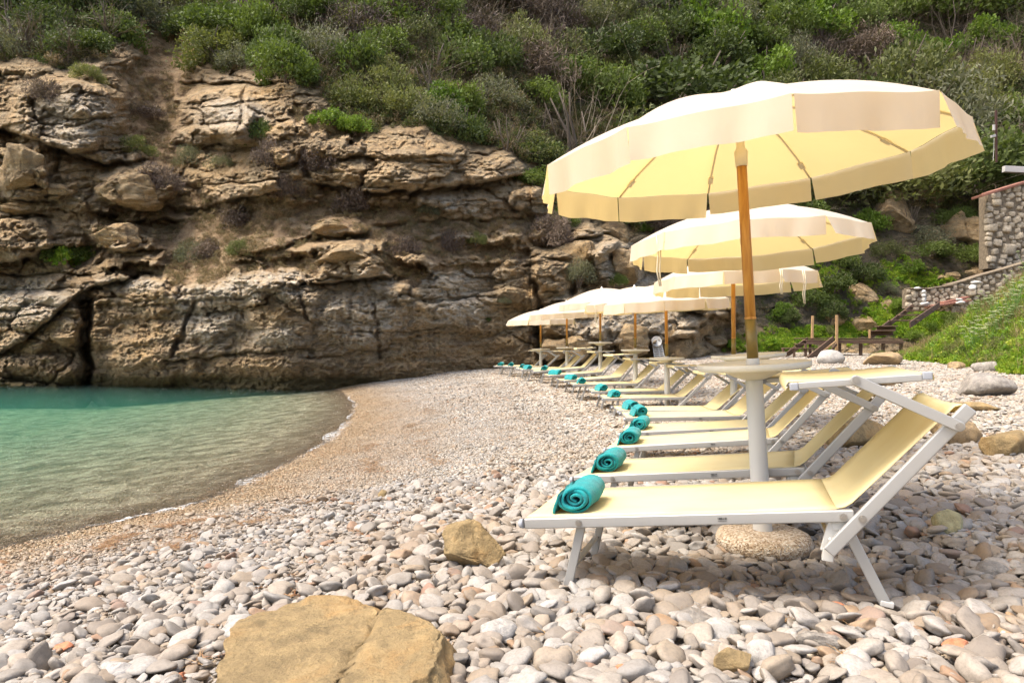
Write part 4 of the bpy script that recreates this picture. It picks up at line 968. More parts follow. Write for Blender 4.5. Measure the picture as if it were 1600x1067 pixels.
def at_bank(px, py):
    dx, dz = (px - 800) / F, -(py - 534) / F; y = 8.
    while y < 33:
        if y * dz < max(bz(y * dx, y), gz(y * dx, y)): return y * dx, y, y * dz
        y += .08
    return None

# ---------------------------------------------------------------- plants
def leaf_mesh(name, seed, n, mat, rx=1., rz=.8, leaf=.055, clumps=26, shell=.75, elong=1.9, hollow=.55):
    r = np.random.default_rng(seed); d = r.normal(size=(clumps, 3)); d /= np.linalg.norm(d, axis=1)[:, None]; d[:, 2] = np.abs(d[:, 2]) * 1.0 - .15
    cc = d * np.array([rx, rx, rz]) * r.uniform(hollow, .85, (clumps, 1)); cr = r.uniform(.2, .38, clumps) * rx
    k = r.integers(0, clumps, n); q = r.normal(size=(n, 3)); q /= np.linalg.norm(q, axis=1)[:, None]
    c = cc[k] + q * (cr[k] * r.uniform(.5, 1.08, n))[:, None] * np.array([1, 1, .8]); c[:, 2] = np.maximum(c[:, 2], -.25 * rz)
    t = q * .6 + r.normal(size=(n, 3)) * .6 + np.array([0, 0, .35]); t /= np.linalg.norm(t, axis=1)[:, None]
    s_ = np.cross(t, r.normal(size=(n, 3))); s_ /= np.linalg.norm(s_, axis=1)[:, None]; L_ = leaf * r.uniform(.6, 1.3, n)[:, None]; Wd = L_ / elong
    V = np.stack([c - t * L_ * .5, c + s_ * Wd * .5, c + t * L_ * .5, c - s_ * Wd * .5], 1).reshape(-1, 3); Fq = np.arange(4 * n).reshape(-1, 4)
    lr = np.clip(.5 * _h(k, k * 0 + seed, 3) + .5 * r.random(n), 0, 1)
    return np_mesh(name, V, Fq, mat, False, {'lr': ('FLOAT', np.repeat(lr, 4))})
def twig_mesh(name, seed, n, mat, rx=1., rz=.9, th=.012, curl=.5, sub=3):
    r = random.Random(seed); V = []; Fq = []; lr = []
    for i in range(n):
        a = r.uniform(0, 6.28); e = r.uniform(.15, 1.35); p = Vector((r.gauss(0, .12), r.gauss(0, .12), -.1)); d = Vector((math.cos(a) * math.cos(e), math.sin(a) * math.cos(e), math.sin(e)))
        L_ = r.uniform(.55, 1.05); st = 6; w_ = th * r.uniform(.6, 1.4); c_ = r.random(); stack = [(p, d, L_, w_, sub)]
        while stack:
            p, d, L_, w_, s2 = stack.pop(); sd = d.cross(Vector((r.gauss(0, 1), r.gauss(0, 1), r.gauss(0, 1)))).normalized(); base = len(V)
            for k in range(st + 1):
                t = k / st; ww = w_ * (1 - .7 * t); V += [p + sd * ww * .5, p - sd * ww * .5]; lr += [c_, c_]
                if k < st: d = (d + Vector((r.gauss(0, 1), r.gauss(0, 1), r.gauss(0, .8))) * .17 * curl).normalized(); p = p + d * L_ / st
                if s2 and k in (2, 4, 5) and r.random() < .75: stack.append((p.copy(), (d + Vector((r.gauss(0, 1), r.gauss(0, 1), r.gauss(0, 1))) * .55).normalized(), L_ * .5, ww * .8, s2 - 1))
            Fq += [(base + 2 * k, base + 2 * k + 1, base + 2 * k + 3, base + 2 * k + 2) for k in range(st)]
    A_ = np.array([tuple(v) for v in V]) * np.array([rx, rx, rz]); return np_mesh(name, A_, Fq, mat, False, {'lr': ('FLOAT', lr)})
def stem_mesh(seed, n=6, spread=.5):
    r = random.Random(seed); m = MB()
    for k in range(n):
        a = r.uniform(0, 6.28); p = Vector((r.gauss(0, .05), r.gauss(0, .05), -.35)); pts = [p]
        for i in range(4): p = p + Vector((math.cos(a) * spread * .25 + r.gauss(0, .05), math.sin(a) * spread * .25 + r.gauss(0, .05), .22)); pts.append(p)
        m.tube(pts, [.035, .028, .02, .014, .008], 5)
    return m.mesh('stem', M['bark'])
SH = {}
def kinds(key, mat, n, fn):
    SH[key] = [(fn(k), stem_mesh(k + hash_(key))) for k in range(n)]
def hash_(s_): return sum(ord(c) for c in s_)
kinds('dark', 'dark_leaf', 3, lambda k: leaf_mesh('foliage', 10 + k, 5200, M['dark_leaf'], leaf=.085, clumps=34))
kinds('green', 'green_leaf', 4, lambda k: leaf_mesh('foliage', 20 + k, 5200, M['green_leaf'], leaf=.085, clumps=38))
kinds('bright', 'bright_leaf', 3, lambda k: leaf_mesh('foliage', 30 + k, 4200, M['bright_leaf'], leaf=.10, clumps=28, hollow=.35))
kinds('grey', 'grey_leaf', 2, lambda k: leaf_mesh('foliage', 40 + k, 4200, M['grey_leaf'], leaf=.085, elong=3.5, clumps=40))
kinds('olive', 'olive_leaf', 3, lambda k: leaf_mesh('foliage', 50 + k, 4800, M['olive_leaf'], leaf=.085, elong=2.6, clumps=36))
kinds('brush', 'brush_leaf', 3, lambda k: leaf_mesh('foliage', 90 + k, 4200, M['brush_leaf'], leaf=.12, elong=6, clumps=30, hollow=.3))
kinds('twig', 'twig_leaf', 4, lambda k: twig_mesh('branches', 60 + k, 46, M['twig_leaf']))
def shrub(kind, X, Y, rpx, label, group, out=None, squash=None, pos=None, seed=None):
    p = pos or on_cliff(X, Y, 0); s_ = rpx / F * p.y; root = empty('shrub', (p.x, p.y - s_ * (.15 if out is None else out), p.z - s_ * .12), (R0.uniform(-.12, .12), R0.uniform(-.12, .12), R0.uniform(0, 6.28)))
    sq = squash or R0.uniform(.85, 1.4); root.scale = (s_ * R0.uniform(.75, 1.3), s_ * R0.uniform(.8, 1.1), s_ * sq); me, st = SH[kind][R0.randrange(len(SH[kind]))]
    a = link(bpy.data.objects.new(me.name.split('.')[0], me), root)
    if kind not in ('twig', 'tangle') and R0.random() < .55: b = link(bpy.data.objects.new('bare_twigs', SH['twig'][R0.randrange(4)][0]), root); b.scale = (1.0, 1.0, 1.05); b.rotation_euler = (0, 0, R0.uniform(0, 6))
    else: b = link(bpy.data.objects.new('stem', st), root)
    tag(root, label, 'shrub', group); return root
KL = {'dark': 'dark evergreen', 'green': 'mid green leafy', 'bright': 'bright green leafy', 'grey': 'silver grey', 'olive': 'olive green', 'twig': 'bare brown twiggy', 'brush': 'dry brown'}
def zone(X, Y):
    if X < 240: return 'at the top left above the cliff'
    if X < 520: return 'on the hilltop right of the earth gully'
    if X < 830: return 'on the hillside above the middle of the cliff'
    if Y > 340 and X > 1080: return 'on the lower slope around the wooden stairs'
    if X < 1180: return 'on the hillside behind the large canopy'
    return 'on the hillside at the upper right'
def pick(X, Y, n):
    wt = {'dark': 1.0, 'green': 1.3, 'bright': .2, 'grey': .4, 'olive': 1.7, 'twig': .6, 'brush': .5}
    if X < 260: wt.update(dark=2.5, green=1.2, twig=1.3 if Y > 40 else .1, olive=.3)
    elif X < 620 and Y < 110: wt.update(green=1.8, olive=2.2, grey=.8, twig=.5)
    elif X < 820 and Y > 110: wt.update(green=1.2, twig=1.2, grey=.7, bright=.9)
    elif 1000 < X < 1520 and Y < 130: wt.update(bright=2.6, green=1.8, twig=.8, olive=.9)
    elif 620 < X < 1000: wt.update(twig=1.2, green=1.6, olive=1.6, brush=1.0)
    if X > 1470 and Y < 200: wt.update(twig=4, dark=1.5, bright=.3)
    if Y > 340 and X > 1080: wt.update(dark=1.6, green=1.6, twig=.9, grey=.5, bright=.6)
    ks = list(wt); return n.choices(ks, [wt[k] for k in ks])[0]
def veg_ok(X, Y):
    vl = float(np.interp(X, VEGLINE[:, 0], VEGLINE[:, 1])) - 6
    if X > 1150: vl = float(np.interp(X, [1150, 1210, 1300, 1345, 1400, 1530, 1640], [430, 490, 500, 470, 425, 330, 300]))
    return Y < vl
cand = [(R0.uniform(-60, 1670), R0.uniform(-50, 520)) for _ in range(16000)]; placed = []
for (X, Y) in cand:
    if not veg_ok(X, Y): continue
    hid = (860 < X < 1500 and 150 < Y < 330) ; sp = 46 if not hid else 75
    if Y < -10: sp = 52
    if any((X - a) ** 2 + ((Y - b) * 1.25) ** 2 < (.5 * (sp + c)) ** 2 for a, b, c in placed): continue
    placed.append((X, Y, sp))
placed.sort(key=lambda q: q[1]); print('hill shrubs', len(placed))
for (X, Y, sp) in placed[-285:]:
    k = pick(X, Y, R0); low = Y > 340 and X > 1080
    shrub(k, X, Y, R0.uniform(1.05, 1.6) * sp * (.55 if low else 1), '%s shrub %s' % (KL[k], zone(X, Y)), '%s shrubs %s' % (KL[k], zone(X, Y)))
SINGLE = [('bright', 1446, 512, 20, 'bright green bush right of the wooden stairs'), ('green', 1478, 500, 22, 'green bush behind the grassy bank beside the stair top'), ('bright', 1425, 528, 16, 'low bright bush at the end of the wooden deck'), ('olive', 1562, 276, 16, 'small olive bush below the white parapet'), ('green', 45, 15, 95, 'big mid green tree crown in the top left corner'), ('dark', 170, 5, 80, 'dark green tree crown left of the gully head'), ('green', -30, 50, 70, 'green bush at the left edge above the cliff'), ('brush', 560, 60, 60, 'purplish brown thicket on the hilltop'), ('brush', 640, 30, 60, 'large brown thicket at the top of the picture'), ('brush', 740, 60, 60, 'brown thicket above the middle of the hillside'), ('brush', 860, 80, 60, 'grey brown thicket left of the large canopy'),
 ('brush', 500, 260, 30, 'dry brush above the earthy ledge'), ('brush', 560, 320, 34, 'dry brown brush on the earthy ledge'), ('brush', 250, 290, 30, 'dry brush at the foot of the gully'), ('brush', 380, 345, 36, 'dead brown brush in the middle of the cliff'), ('grey', 300, 400, 22, 'grey cushion plants above the lower cliff'), ('brush', 230, 180, 26, 'dry brush on the left side of the gully'),
 ('bright', 516, 192, 30, 'bright green bush at the left of the rock step below the hilltop'), ('bright', 556, 198, 26, 'bright green bush right of the one at the rock step'), ('bright', 680, 168, 40, 'large bright green bush at the edge of the middle cliff'), ('green', 716, 205, 34, 'mid green bush below the large bright one'), ('green', 404, 212, 24, 'green bush on the rock right of the gully'),
 ('grey', 378, 100, 28, 'silver grey bush at the cliff edge right of the gully'), ('grey', 430, 104, 26, 'second silver grey bush along the cliff edge'), ('grey', 300, 250, 20, 'grey bush below the rock right of the gully'), ('grey', 350, 258, 22, 'grey green cushion plant on the middle ledge'), ('brush', 425, 250, 34, 'dead grey brush on the middle ledge'),
 ('olive', 215, 232, 22, 'olive bush growing in the earth gully'), ('green', 112, 398, 30, 'low green tuft on the left cliff ledge'), ('brush', 70, 150, 26, 'dry bush on top of the left cliff block'), ('olive', 140, 120, 24, 'olive bush above the left cliff block'), ('brush', 455, 300, 26, 'dry grass bush on the earthy ledge'), ('brush', 330, 395, 30, 'brown dry bush above the lower cliff'), ('olive', 375, 390, 20, 'small olive bush above the lower cliff'),
 ('grey', 670, 330, 18, 'small grey bush on the right part of the cliff'), ('brush', 640, 395, 26, 'brown dry bush at the end of the earthy ledge'), ('brush', 705, 385, 26, 'brown brush on the ledge right of the lower cliff'), ('olive', 745, 375, 16, 'small olive bush on the right of the cliff'), ('grey', 788, 470, 12, 'tiny grey green plant in the cliff face'), ('green', 760, 500, 8, 'tiny green fern in the cliff face'),
 ('brush', 865, 372, 36, 'brown thorny bush left of the large parasol edge'), ('grey', 905, 430, 26, 'grey thorn bush on the rocks left of the second parasol'), ('green', 880, 345, 26, 'green bush below the left edge of the large canopy'), ('bright', 1000, 358, 22, 'green bush between the two nearest canopies'), ('green', 965, 440, 12, 'small green plant on the rocks by the sixth parasol top'),
 ('dark', 830, 240, 40, 'dark green bush at the end of the cliff top'), ('green', 850, 285, 34, 'mid green bush left of the large canopy'), ('green', 1450, 395, 30, 'low green bush below the grey outcrops'), ('green', 1515, 400, 30, 'blue green bush at the foot of the high wall'), ('green', 1545, 405, 24, 'blue green bush against the high wall'), ('bright', 1425, 420, 24, 'yellow green bush above the low retaining wall'),
 ('grey', 1385, 455, 18, 'grey plant beside the round boulder'), ('bright', 1410, 500, 20, 'bright leafy plant growing over the stair treads'), ('bright', 1400, 478, 20, 'bright green plant left of the upper stairs'), ('green', 1290, 470, 26, 'green bush on the slope above the posts'), ('dark', 1225, 500, 26, 'dark low bush on the slope right of the third parasol pole'), ('olive', 1290, 520, 16, 'flowering low bush behind the two posts')]
for (k, X, Y, rp, lb) in SINGLE: shrub(k, X, Y, rp * (1.3 if rp < 45 and X < 1000 else 1), lb, None)
# tangled bare branches under the top left bushes and at the upper right
SH['tangle'] = [(twig_mesh('branches', 80 + k, 60, M['twig_leaf'], 1, .8, .02, .8), stem_mesh(5)) for k in range(2)]
for (X, Y, rp, lb) in ((60, 70, 60, 'tangle of bare roots and branches at the top left'), (190, 60, 60, 'tangle of bare branches left of the earth gully'), (125, 85, 44, 'tangle of bare roots above the left cliff block'), (1560, 120, 70, 'tangle of dead branches at the upper right edge'), (1500, 130, 44, 'dead branches above the right end of the large canopy'), (1590, 60, 60, 'dead branches in the upper right corner')):
    shrub('tangle', X, Y, rp, lb, None, .5)

# undergrowth: leaf clumps and dry twigs over the slope and the ledges
def clump_protos():
    out = []
    for k in range(3): out.append(bpy.data.objects.new('growth_%d' % k, leaf_mesh('growth', 500 + k, 260, M['mixed_leaf'], leaf=.17, clumps=7, elong=2.2)))
    for k in range(2): out.append(bpy.data.objects.new('growth_%d' % (3 + k), twig_mesh('growth', 510 + k, 16, M['dry_straw'], 1, .9, .02, .7, 1)))
    for k in range(3): out.append(bpy.data.objects.new('growth_%d' % (5 + k), leaf_mesh('growth', 520 + k, 260, M['brush_mixed'], leaf=.22, clumps=7, elong=5, rz=.6)))
    return out
def cover(name, pts, scl, idx, protos, label, cat, tilt=.35):
    n = len(pts); rot = np.stack([rng.normal(0, tilt, n), rng.normal(0, tilt, n), rng.uniform(0, 6.28, n)], 1)
    return scatter(name, pts, rot, np.repeat(np.asarray(scl)[:, None], 3, 1), idx, rng.random(n), protos, label, cat)
N_ = 60000; jj = rng.integers(0, len(gy), N_); ii = rng.integers(0, len(gx), N_); vg = CF[2][jj, ii]; so_ = CF[1][jj, ii]
u_ = rng.random(N_); infr = (GX[jj, ii] > -150) & (GX[jj, ii] < 1750) & (GY[jj, ii] < 545); vm = (vg > .5) & infr & (u_ < .62); sm_ = (so_ > .4) & infr & (fbm(GX[jj, ii] / 26, GY[jj, ii] / 20, 333, 3) > -.08) & ~(vg > .5)
lowz = (GX[jj, ii] > 1120) & (GY[jj, ii] > 330)
sel = vm | sm_; jj, ii, vm, sm_, lowz = jj[sel], ii[sel], vm[sel], sm_[sel], lowz[sel]; d_ = GD[jj, ii]
PP = np.stack([(GX[jj, ii] - 800) / F * d_, d_, (534 - GY[jj, ii]) / F * d_], 1); nn = len(PP)
sc_ = np.where(vm, np.where(lowz, rng.uniform(.12, .26, nn), rng.uniform(.35, .7, nn)), rng.uniform(.14, .36, nn)); ix_ = np.where(vm, rng.choice(8, nn, p=[.22, .22, .21, .09, .08, .06, .06, .06]), rng.integers(3, 8, nn))
cover('undergrowth', PP, sc_, ix_, clump_protos(), 'low scrub and dry twigs covering the hillside between the bushes', 'undergrowth')

# dry seaweed and twigs washed up along the beach
dp = []
for k in range(4): dp.append(bpy.data.objects.new('debris_%d' % k, twig_mesh('debris', 610 + k, 7, M['debris_leaf'], .05, .008, .09, 1.2, 1)))
tt = rng.uniform(4.0, 9.6, 2600); ti = np.minimum(tt.astype(int), len(SHORE) - 2); tf = (tt - ti)[:, None]; sp_ = SHORE[ti] * (1 - tf) + SHORE[ti + 1] * tf; nn_ = SHORE[ti + 1] - SHORE[ti]; nn_ = np.stack([nn_[:, 1], -nn_[:, 0]], 1) / np.hypot(nn_[:, 0], nn_[:, 1])[:, None]
of_ = 1.15 + .35 * np.sin(tt * 2.3) + rng.normal(0, .07, 2600) + np.where(rng.random(2600) < .35, .75, 0); gate = fbm(tt * 1.7, of_ * 0, 71, 3) > .02; sp_ = (sp_ + nn_ * of_[:, None])[gate]
xr = rng.uniform(-1.2, 5.5, 420); yr = rng.uniform(1.9, 7, 420); DX = np.concatenate([sp_[:, 0], xr]); DY = np.concatenate([sp_[:, 1], yr]); DZ = ground(DX, DY) + .022
cover('dry_seaweed', np.stack([DX, DY, DZ], 1), np.concatenate([rng.uniform(.5, 1.3, len(sp_)), rng.uniform(.8, 2.0, 420)]), rng.integers(0, 4, len(DX)), dp, 'reddish brown dry seaweed and twigs strewn over the pebbles', 'debris', .15)

# grass
def tuft(seed, n=34, h_=.3, spread=.12, wd=.008, mat='grass_blade'):
    r = random.Random(seed); V = []; Fq = []; lr = []
    for i in range(n):
        a = r.uniform(0, 6.28); rr = spread * r.random() ** .5; p = Vector((rr * math.cos(a), rr * math.sin(a), -.02)); b = r.uniform(0, 6.28); le = r.uniform(.1, .7); H_ = h_ * r.uniform(.5, 1.2); sd = Vector((-math.sin(b), math.cos(b), 0)) * wd; base = len(V); c_ = r.random()
        for k in range(4):
            t = k / 3; q = p + Vector((math.cos(b) * le * H_ * t * t, math.sin(b) * le * H_ * t * t, H_ * t * (1 - .25 * le * t))); w_ = (1 - t * .92); V += [q - sd * w_, q + sd * w_]; lr += [c_, c_]
        Fq += [(base + 2 * k, base + 2 * k + 1, base + 2 * k + 3, base + 2 * k + 2) for k in range(3)]
    return np_mesh('tuft', [tuple(v) for v in V], Fq, M[mat], False, {'lr': ('FLOAT', lr)})
gp = [bpy.data.objects.new('grass_%d' % k, tuft(k)) for k in range(3)] + [bpy.data.objects.new('grass_%d' % (3 + k), leaf_mesh('herb', 700 + k, 190, M['grass_blade'], .26, .3, .08, 8)) for k in range(2)] + [bpy.data.objects.new('grass_5', tuft(9, 26, .5, .12, .006, 'dry_straw'))]
yb = rng.uniform(7, 30.5, 30000); xb = np.interp(yb, FOOT[:, 1], FOOT[:, 0]) + rng.uniform(-.25, 6.5, 30000) ** 1.0
okb = (np.abs(xb) < yb * .80 + 1); xb, yb = xb[okb], yb[okb]; zb = np.maximum(bank(xb, yb), ground(xb, yb)); keep = bank(xb, yb) > ground(xb, yb) - .03; xb, yb, zb = xb[keep], yb[keep], zb[keep]
pn = fbm(xb * .6, yb * .6, 150, 3); ixb = np.where(rng.random(len(xb)) < .08 + .35 * (pn > .2), 5, rng.integers(0, 5, len(xb)))
GP = [np.stack([xb, yb, zb], 1)]; GI = [ixb]; GS = [rng.uniform(.6, 1.15, len(xb))]
for (X0, Y0, rx_, ry_, n_) in ((1215, 538, 60, 12, 420), (1290, 524, 60, 10, 420), (1340, 516, 40, 10, 200), (1380, 500, 30, 24, 260), (1180, 548, 30, 4, 60), (112, 402, 28, 8, 120), (1450, 440, 40, 8, 120), (1400, 430, 50, 20, 160), (1300, 440, 60, 40, 200), (1455, 505, 40, 16, 520), (1430, 520, 30, 10, 240), (1500, 275, 40, 8, 120), (1580, 278, 30, 6, 100)):
    for _ in range(n_):
        p = on_cliff(X0 + R0.gauss(0, .5) * rx_, Y0 + R0.gauss(0, .5) * ry_, 0); GP.append(np.array([tuple(p)])); GI.append(np.array([R0.choice((0, 1, 2, 3, 4))])); GS.append(np.array([R0.uniform(.7, 1.3)]))
cover('grass', np.concatenate(GP), np.concatenate(GS), np.concatenate(GI), gp, 'long green and straw coloured grass on the bank and slope', 'grass', .2)

# flowering umbel plants on the bank
def umbel(seed):
    r = random.Random(seed); st = MB(); fl = MB(); root = empty('umbel_plant')
    for k in range(10):
        a = r.uniform(0, 6.28); e = r.uniform(.0, .5); H_ = r.uniform(.45, 1.0); p1 = Vector((math.cos(a) * e * H_ * .5, math.sin(a) * e * H_ * .5, H_ * .6)); p2 = Vector((math.cos(a) * e * H_, math.sin(a) * e * H_, H_))
        st.tube([(0, 0, -.05), p1, p2], [.007, .005, .004], 4, False); R_ = r.uniform(.04, .075)
        for j in range(22):
            b = r.uniform(0, 6.28); q = R_ * r.random() ** .5; c = p2 + Vector((q * math.cos(b), q * math.sin(b), .02 + .25 * R_ * (1 - (q / R_) ** 2))); s2 = .012
            fl.add([c + Vector((s2, 0, 0)), c + Vector((0, s2, 0)), c + Vector((-s2, 0, 0)), c + Vector((0, -s2, 0)), c + Vector((0, 0, s2)), c - Vector((0, 0, s2))], [(0, 1, 4), (1, 2, 4), (2, 3, 4), (3, 0, 4), (1, 0, 5), (2, 1, 5), (3, 2, 5), (0, 3, 5)])
    n0 = len(st.f); st.add(fl.v, fl.f); o = st.build('flowering_stalks', M['stem'], root); o.data.materials.append(M['flower']); o.data.polygons.foreach_set('material_index', [int(i_ >= n0) for i_ in range(len(st.f))])
    link(bpy.data.objects.new('leaves', leaf_mesh('leaves', 800 + seed, 700, M['green_leaf'], .34, .4, .05, 14)), root)
    return root
um = [umbel(k) for k in range(3)]; used = 0
for k in range(30):
    X, Y = R0.uniform(1515, 1670), R0.uniform(440, 568)
    if Y < 575 - (X - 1440) * .75: Y = R0.uniform(500, 566)
    q = at_bank(X, Y)
    if not q: continue
    o = um[used] if used < 3 else copy_tree(um[used % 3]); used += 1
    o.location = (q[0], q[1], q[2] - .03); o.rotation_euler = (0, -.15, R0.uniform(0, 6.28)); o.scale = (R0.uniform(.8, 1.15),) * 3
    tag(o, 'leafy plant with pale green umbel flowers on the right bank', 'plant', 'flowering umbel plants on the right bank')

for k in range(46):
    X, Y = R0.uniform(1380, 1680), R0.uniform(440, 560)
    if Y < 560 - (X - 1370) * .55: Y = R0.uniform(max(440, 560 - (X - 1370) * .55), 565)
    q = at_bank(X, Y)
    if not q: continue
    kd = R0.choice(('bright', 'green', 'olive', 'bright')); wh = 'lower left part' if X < 1470 else ('crest' if Y < 500 else 'right part')
    shrub(kd, X, Y, R0.uniform(14, 30) * (1 if X < 1500 else 1.4), '%s low bush on the %s of the grassy bank' % (KL[kd], wh), '%s bushes on the %s of the bank' % (KL[kd], wh), pos=Vector(q), squash=.8)

# ---------------------------------------------------------------- stairs, deck, walls
def Wp(px, py, d): return Vector(((px - 800) / F * d, d, (534 - py) / F * d))
def board(mb, a, b, wd, th, up=(0, 0, 1)): mb.bar(a, b, wd, th, up)
# lower steps and deck
rt = empty('wooden_deck', Wp(1300, 556, 26.5)); inv = Matrix.Translation(-rt.location)
def part(name, mat, segs, root, bevel=.008):
    m = MB()
    for (a, b, wd, th, up) in segs: m.bar(a, b, wd, th, up)
    o = m.build(name, M[mat], root, bevel); o.matrix_parent_inverse = Matrix.Translation(-root.location); return o
for k in range(9):
    d = 26.4 + k * .155; part('deck_board', 'timber', [(Wp(1262 if k > 2 else 1300, 529, 26.4) * 1 + Vector((0, d - 26.4, .0)), Wp(1414, 530.5, 26.4) + Vector((.1, d - 26.4, 0)), .14, .035, (0, 0, 1))], rt)
part('front_beam', 'timber', [(Wp(1306, 534, 26.3), Wp(1412, 535, 26.3), .05, .14, (0, 0, 1))], rt)
for px in (1312, 1345, 1380, 1408): part('support_post', 'timber', [(Wp(px, 534, 26.6), Wp(px, 560, 26.6), .10, .10, (0, 1, 0))], rt)
tag(rt, 'weathered brown wooden deck between the lower steps and the upper stairs', 'deck')
rt = empty('lower_steps', Wp(1262, 560, 26))
for (xa, xb_, y, d) in ((1258, 1302, 532, 26.6), (1243, 1295, 537.6, 26.2), (1223, 1282, 544.6, 25.8)):
    part('tread', 'timber', [(Wp(xa, y, d), Wp(xb_, y + .6, d - .05), .34, .04, (0, 0, 1))], rt)
part('riser', 'timber', [(Wp(1260, 535.2, 26.45), Wp(1300, 536, 26.4), .02, .12, (0, 0, 1))], rt)
part('stringer', 'timber', [(Wp(1303, 530, 26.0), Wp(1263, 562, 25.1), .05, .24, (0, 0, 1))], rt)
part('brace', 'raw_timber', [(Wp(1306, 534, 25.9), Wp(1270, 562, 25.3), .04, .07, (0, 0, 1))], rt); part('brace', 'timber', [(Wp(1307, 538, 26.1), Wp(1288, 563, 25.7), .05, .09, (0, 0, 1))], rt)
part('stringer', 'timber', [(Wp(1262, 531, 26.9), Wp(1228, 556, 26.2), .05, .2, (0, 0, 1))], rt)
for (px, y0, y1, d) in ((1224, 545, 556, 25.8), (1241, 545, 558, 25.7), (1259, 538, 562, 25.7), (1266, 538, 556, 26.2), (1244, 539, 548, 26.3)): part('support_post', 'timber', [(Wp(px, y0, d), Wp(px, y1, d), .08, .08, (0, 1, 0))], rt)
tag(rt, 'short flight of brown wooden steps leading up from the pebbles to the deck', 'steps')
for (px, y0, y1, d, lb) in ((1307.5, 493, 550, 26.2, 'bare timber post standing in front of the deck'), (1269, 494, 532, 27.4, 'bare timber post at the back corner of the lower steps')):
    o = MB().bar(Vector((0, 0, 0)), Wp(px + (1 if px < 1300 else 0), y0, d) - Wp(px, y1, d), .085, .085, (0, 1, 0)).build('wooden_post', M['raw_timber'], None, .008); o.location = Wp(px, y1, d); tag(o, lb, 'post')
rt = empty('wooden_stairs', Wp(1400, 530, 28))
TR = [(1359, 1396, 517.5, 27.6), (1370, 1400, 510.5, 28.2), (1390, 1434, 501.5, 29.2), (1404, 1443, 493, 30.1), (1414, 1455, 486, 31), (1424, 1463, 479.5, 31.8)]
for (xa, xb_, y, d) in TR: part('tread', 'timber', [(Wp(xa, y, d), Wp(xb_, y - .4, d), .34, .045, (0, 0, 1))], rt)
for (xa, xb_, y, d) in TR[:2]: part('riser', 'timber', [(Wp(xa, y + 4, d + .1), Wp(xb_, y + 4, d + .1), .02, .17, (0, 0, 1))], rt)
part('stringer', 'timber', [(Wp(1422, 508, 28.6), Wp(1468, 476.5, 32), .05, .26, (0, 0, 1))], rt); part('stringer', 'timber', [(Wp(1384, 511, 28.9), Wp(1426, 479, 32.2), .05, .22, (0, 0, 1))], rt)
part('stringer', 'timber', [(Wp(1361, 526, 27.9), Wp(1390, 505, 29.2), .05, .22, (0, 0, 1))], rt); part('support_post', 'raw_timber', [(Wp(1359, 516, 27.5), Wp(1359, 529, 27.5), .07, .07, (0, 1, 0))], rt)
tag(rt, 'long flight of open wooden stairs climbing the green slope', 'stairs')
# rubble walls: many rounded stones set in earth mortar
WS = [np.sign(ICO[3][0]) * np.abs(ICO[3][0]) ** .55 * (1 + .14 * n3(ICO[3][0], 1.3, 900 + k) + .06 * n3(ICO[3][0], 3.5, 930 + k))[:, None] * np.array([.75, .62, .34]) for k in range(8)]
def rubble(name, top, bot, d, size, label, coping=None, thick=.5, seed=1):
    """top / bot: photo polylines of the wall face; d: distance at left and right end"""
    r = random.Random(seed); tx = np.array([p[0] for p in top]); V = []; Fq = []; base = 0; cen = Wp((tx[0] + tx[-1]) / 2, bot[0][1], (d[0] + d[1]) / 2); root = empty(name, cen)
    X0, X1 = top[0][0], top[-1][0]
    def dd(X): return d[0] + (d[1] - d[0]) * (X - X0) / (X1 - X0)
    def yt(X): return float(np.interp(X, tx, [p[1] for p in top]))
    def yb2(X): return float(np.interp(X, [p[0] for p in bot], [p[1] for p in bot]))
    m = MB(); n = 24; vs = []
    for k in range(n + 1):
        X = X0 + (X1 - X0) * k / n; D_ = dd(X); a = Wp(X, yt(X) + .5, D_); b = Wp(X, yb2(X), D_)
        vs += [a, b, a + Vector((0, thick, 0)), b + Vector((0, thick, 0))]
    fs = []
    for k in range(n): a = 4 * k; fs += [(a, a + 1, a + 5, a + 4), (a, a + 4, a + 6, a + 2), (a + 2, a + 6, a + 7, a + 3)]
    fs += [(0, 2, 3, 1), (4 * n, 4 * n + 1, 4 * n + 3, 4 * n + 2)]
    m.add(vs, fs); o = m.build('mortar_core', M['mortar'], root); o.matrix_parent_inverse = Matrix.Translation(-cen)
    pts = []; 
    for _ in range(6000):
        X = r.uniform(X0, X1); Y = r.uniform(yt(X), yb2(X)); s_ = size * math.exp(r.gauss(0, .28)); rp = s_ / dd(X) * F
        if Y - yt(X) < rp * .4: continue
        if any(((X - a) / 1.12) ** 2 + ((Y - b) * 1.35) ** 2 < (.46 * (rp + c)) ** 2 for a, b, c, _s in pts): continue
        pts.append((X, Y, rp, s_))
        if len(pts) > 620: break
    V0, F0 = ICO[3]
    for (X, Y, rp, s_) in pts:
        E_ = np.array(Euler((r.gauss(1.57, .15), r.gauss(0, .25), r.gauss(0, .15))).to_matrix()); c = np.array(Wp(X, Y, dd(X)))
        w_ = WS[r.randrange(8)] * np.array([s_ * .66, s_ * .62, s_ * .8]); V.append(w_ @ E_.T + c + np.array([0, -.02, 0])); Fq.append(F0 + base); base += len(V0)
    o = link(bpy.data.objects.new('stonework', np_mesh('stonework', np.concatenate(V), np.concatenate(Fq), M['wall_stone'])), root); o.matrix_parent_inverse = Matrix.Translation(-cen)
    if coping:
        m = MB()
        for (a, b) in zip(top[:-1], top[1:]): m.bar(Wp(a[0], a[1] - .5, dd(a[0]) + thick * .35), Wp(b[0], b[1] - .5, dd(b[0]) + thick * .35), thick * 1.15, coping[1], (0, 0, 1))
        o = m.build('coping', M[coping[0]], root, .015); o.matrix_parent_inverse = Matrix.Translation(-cen)
    tag(root, label, 'wall'); return root
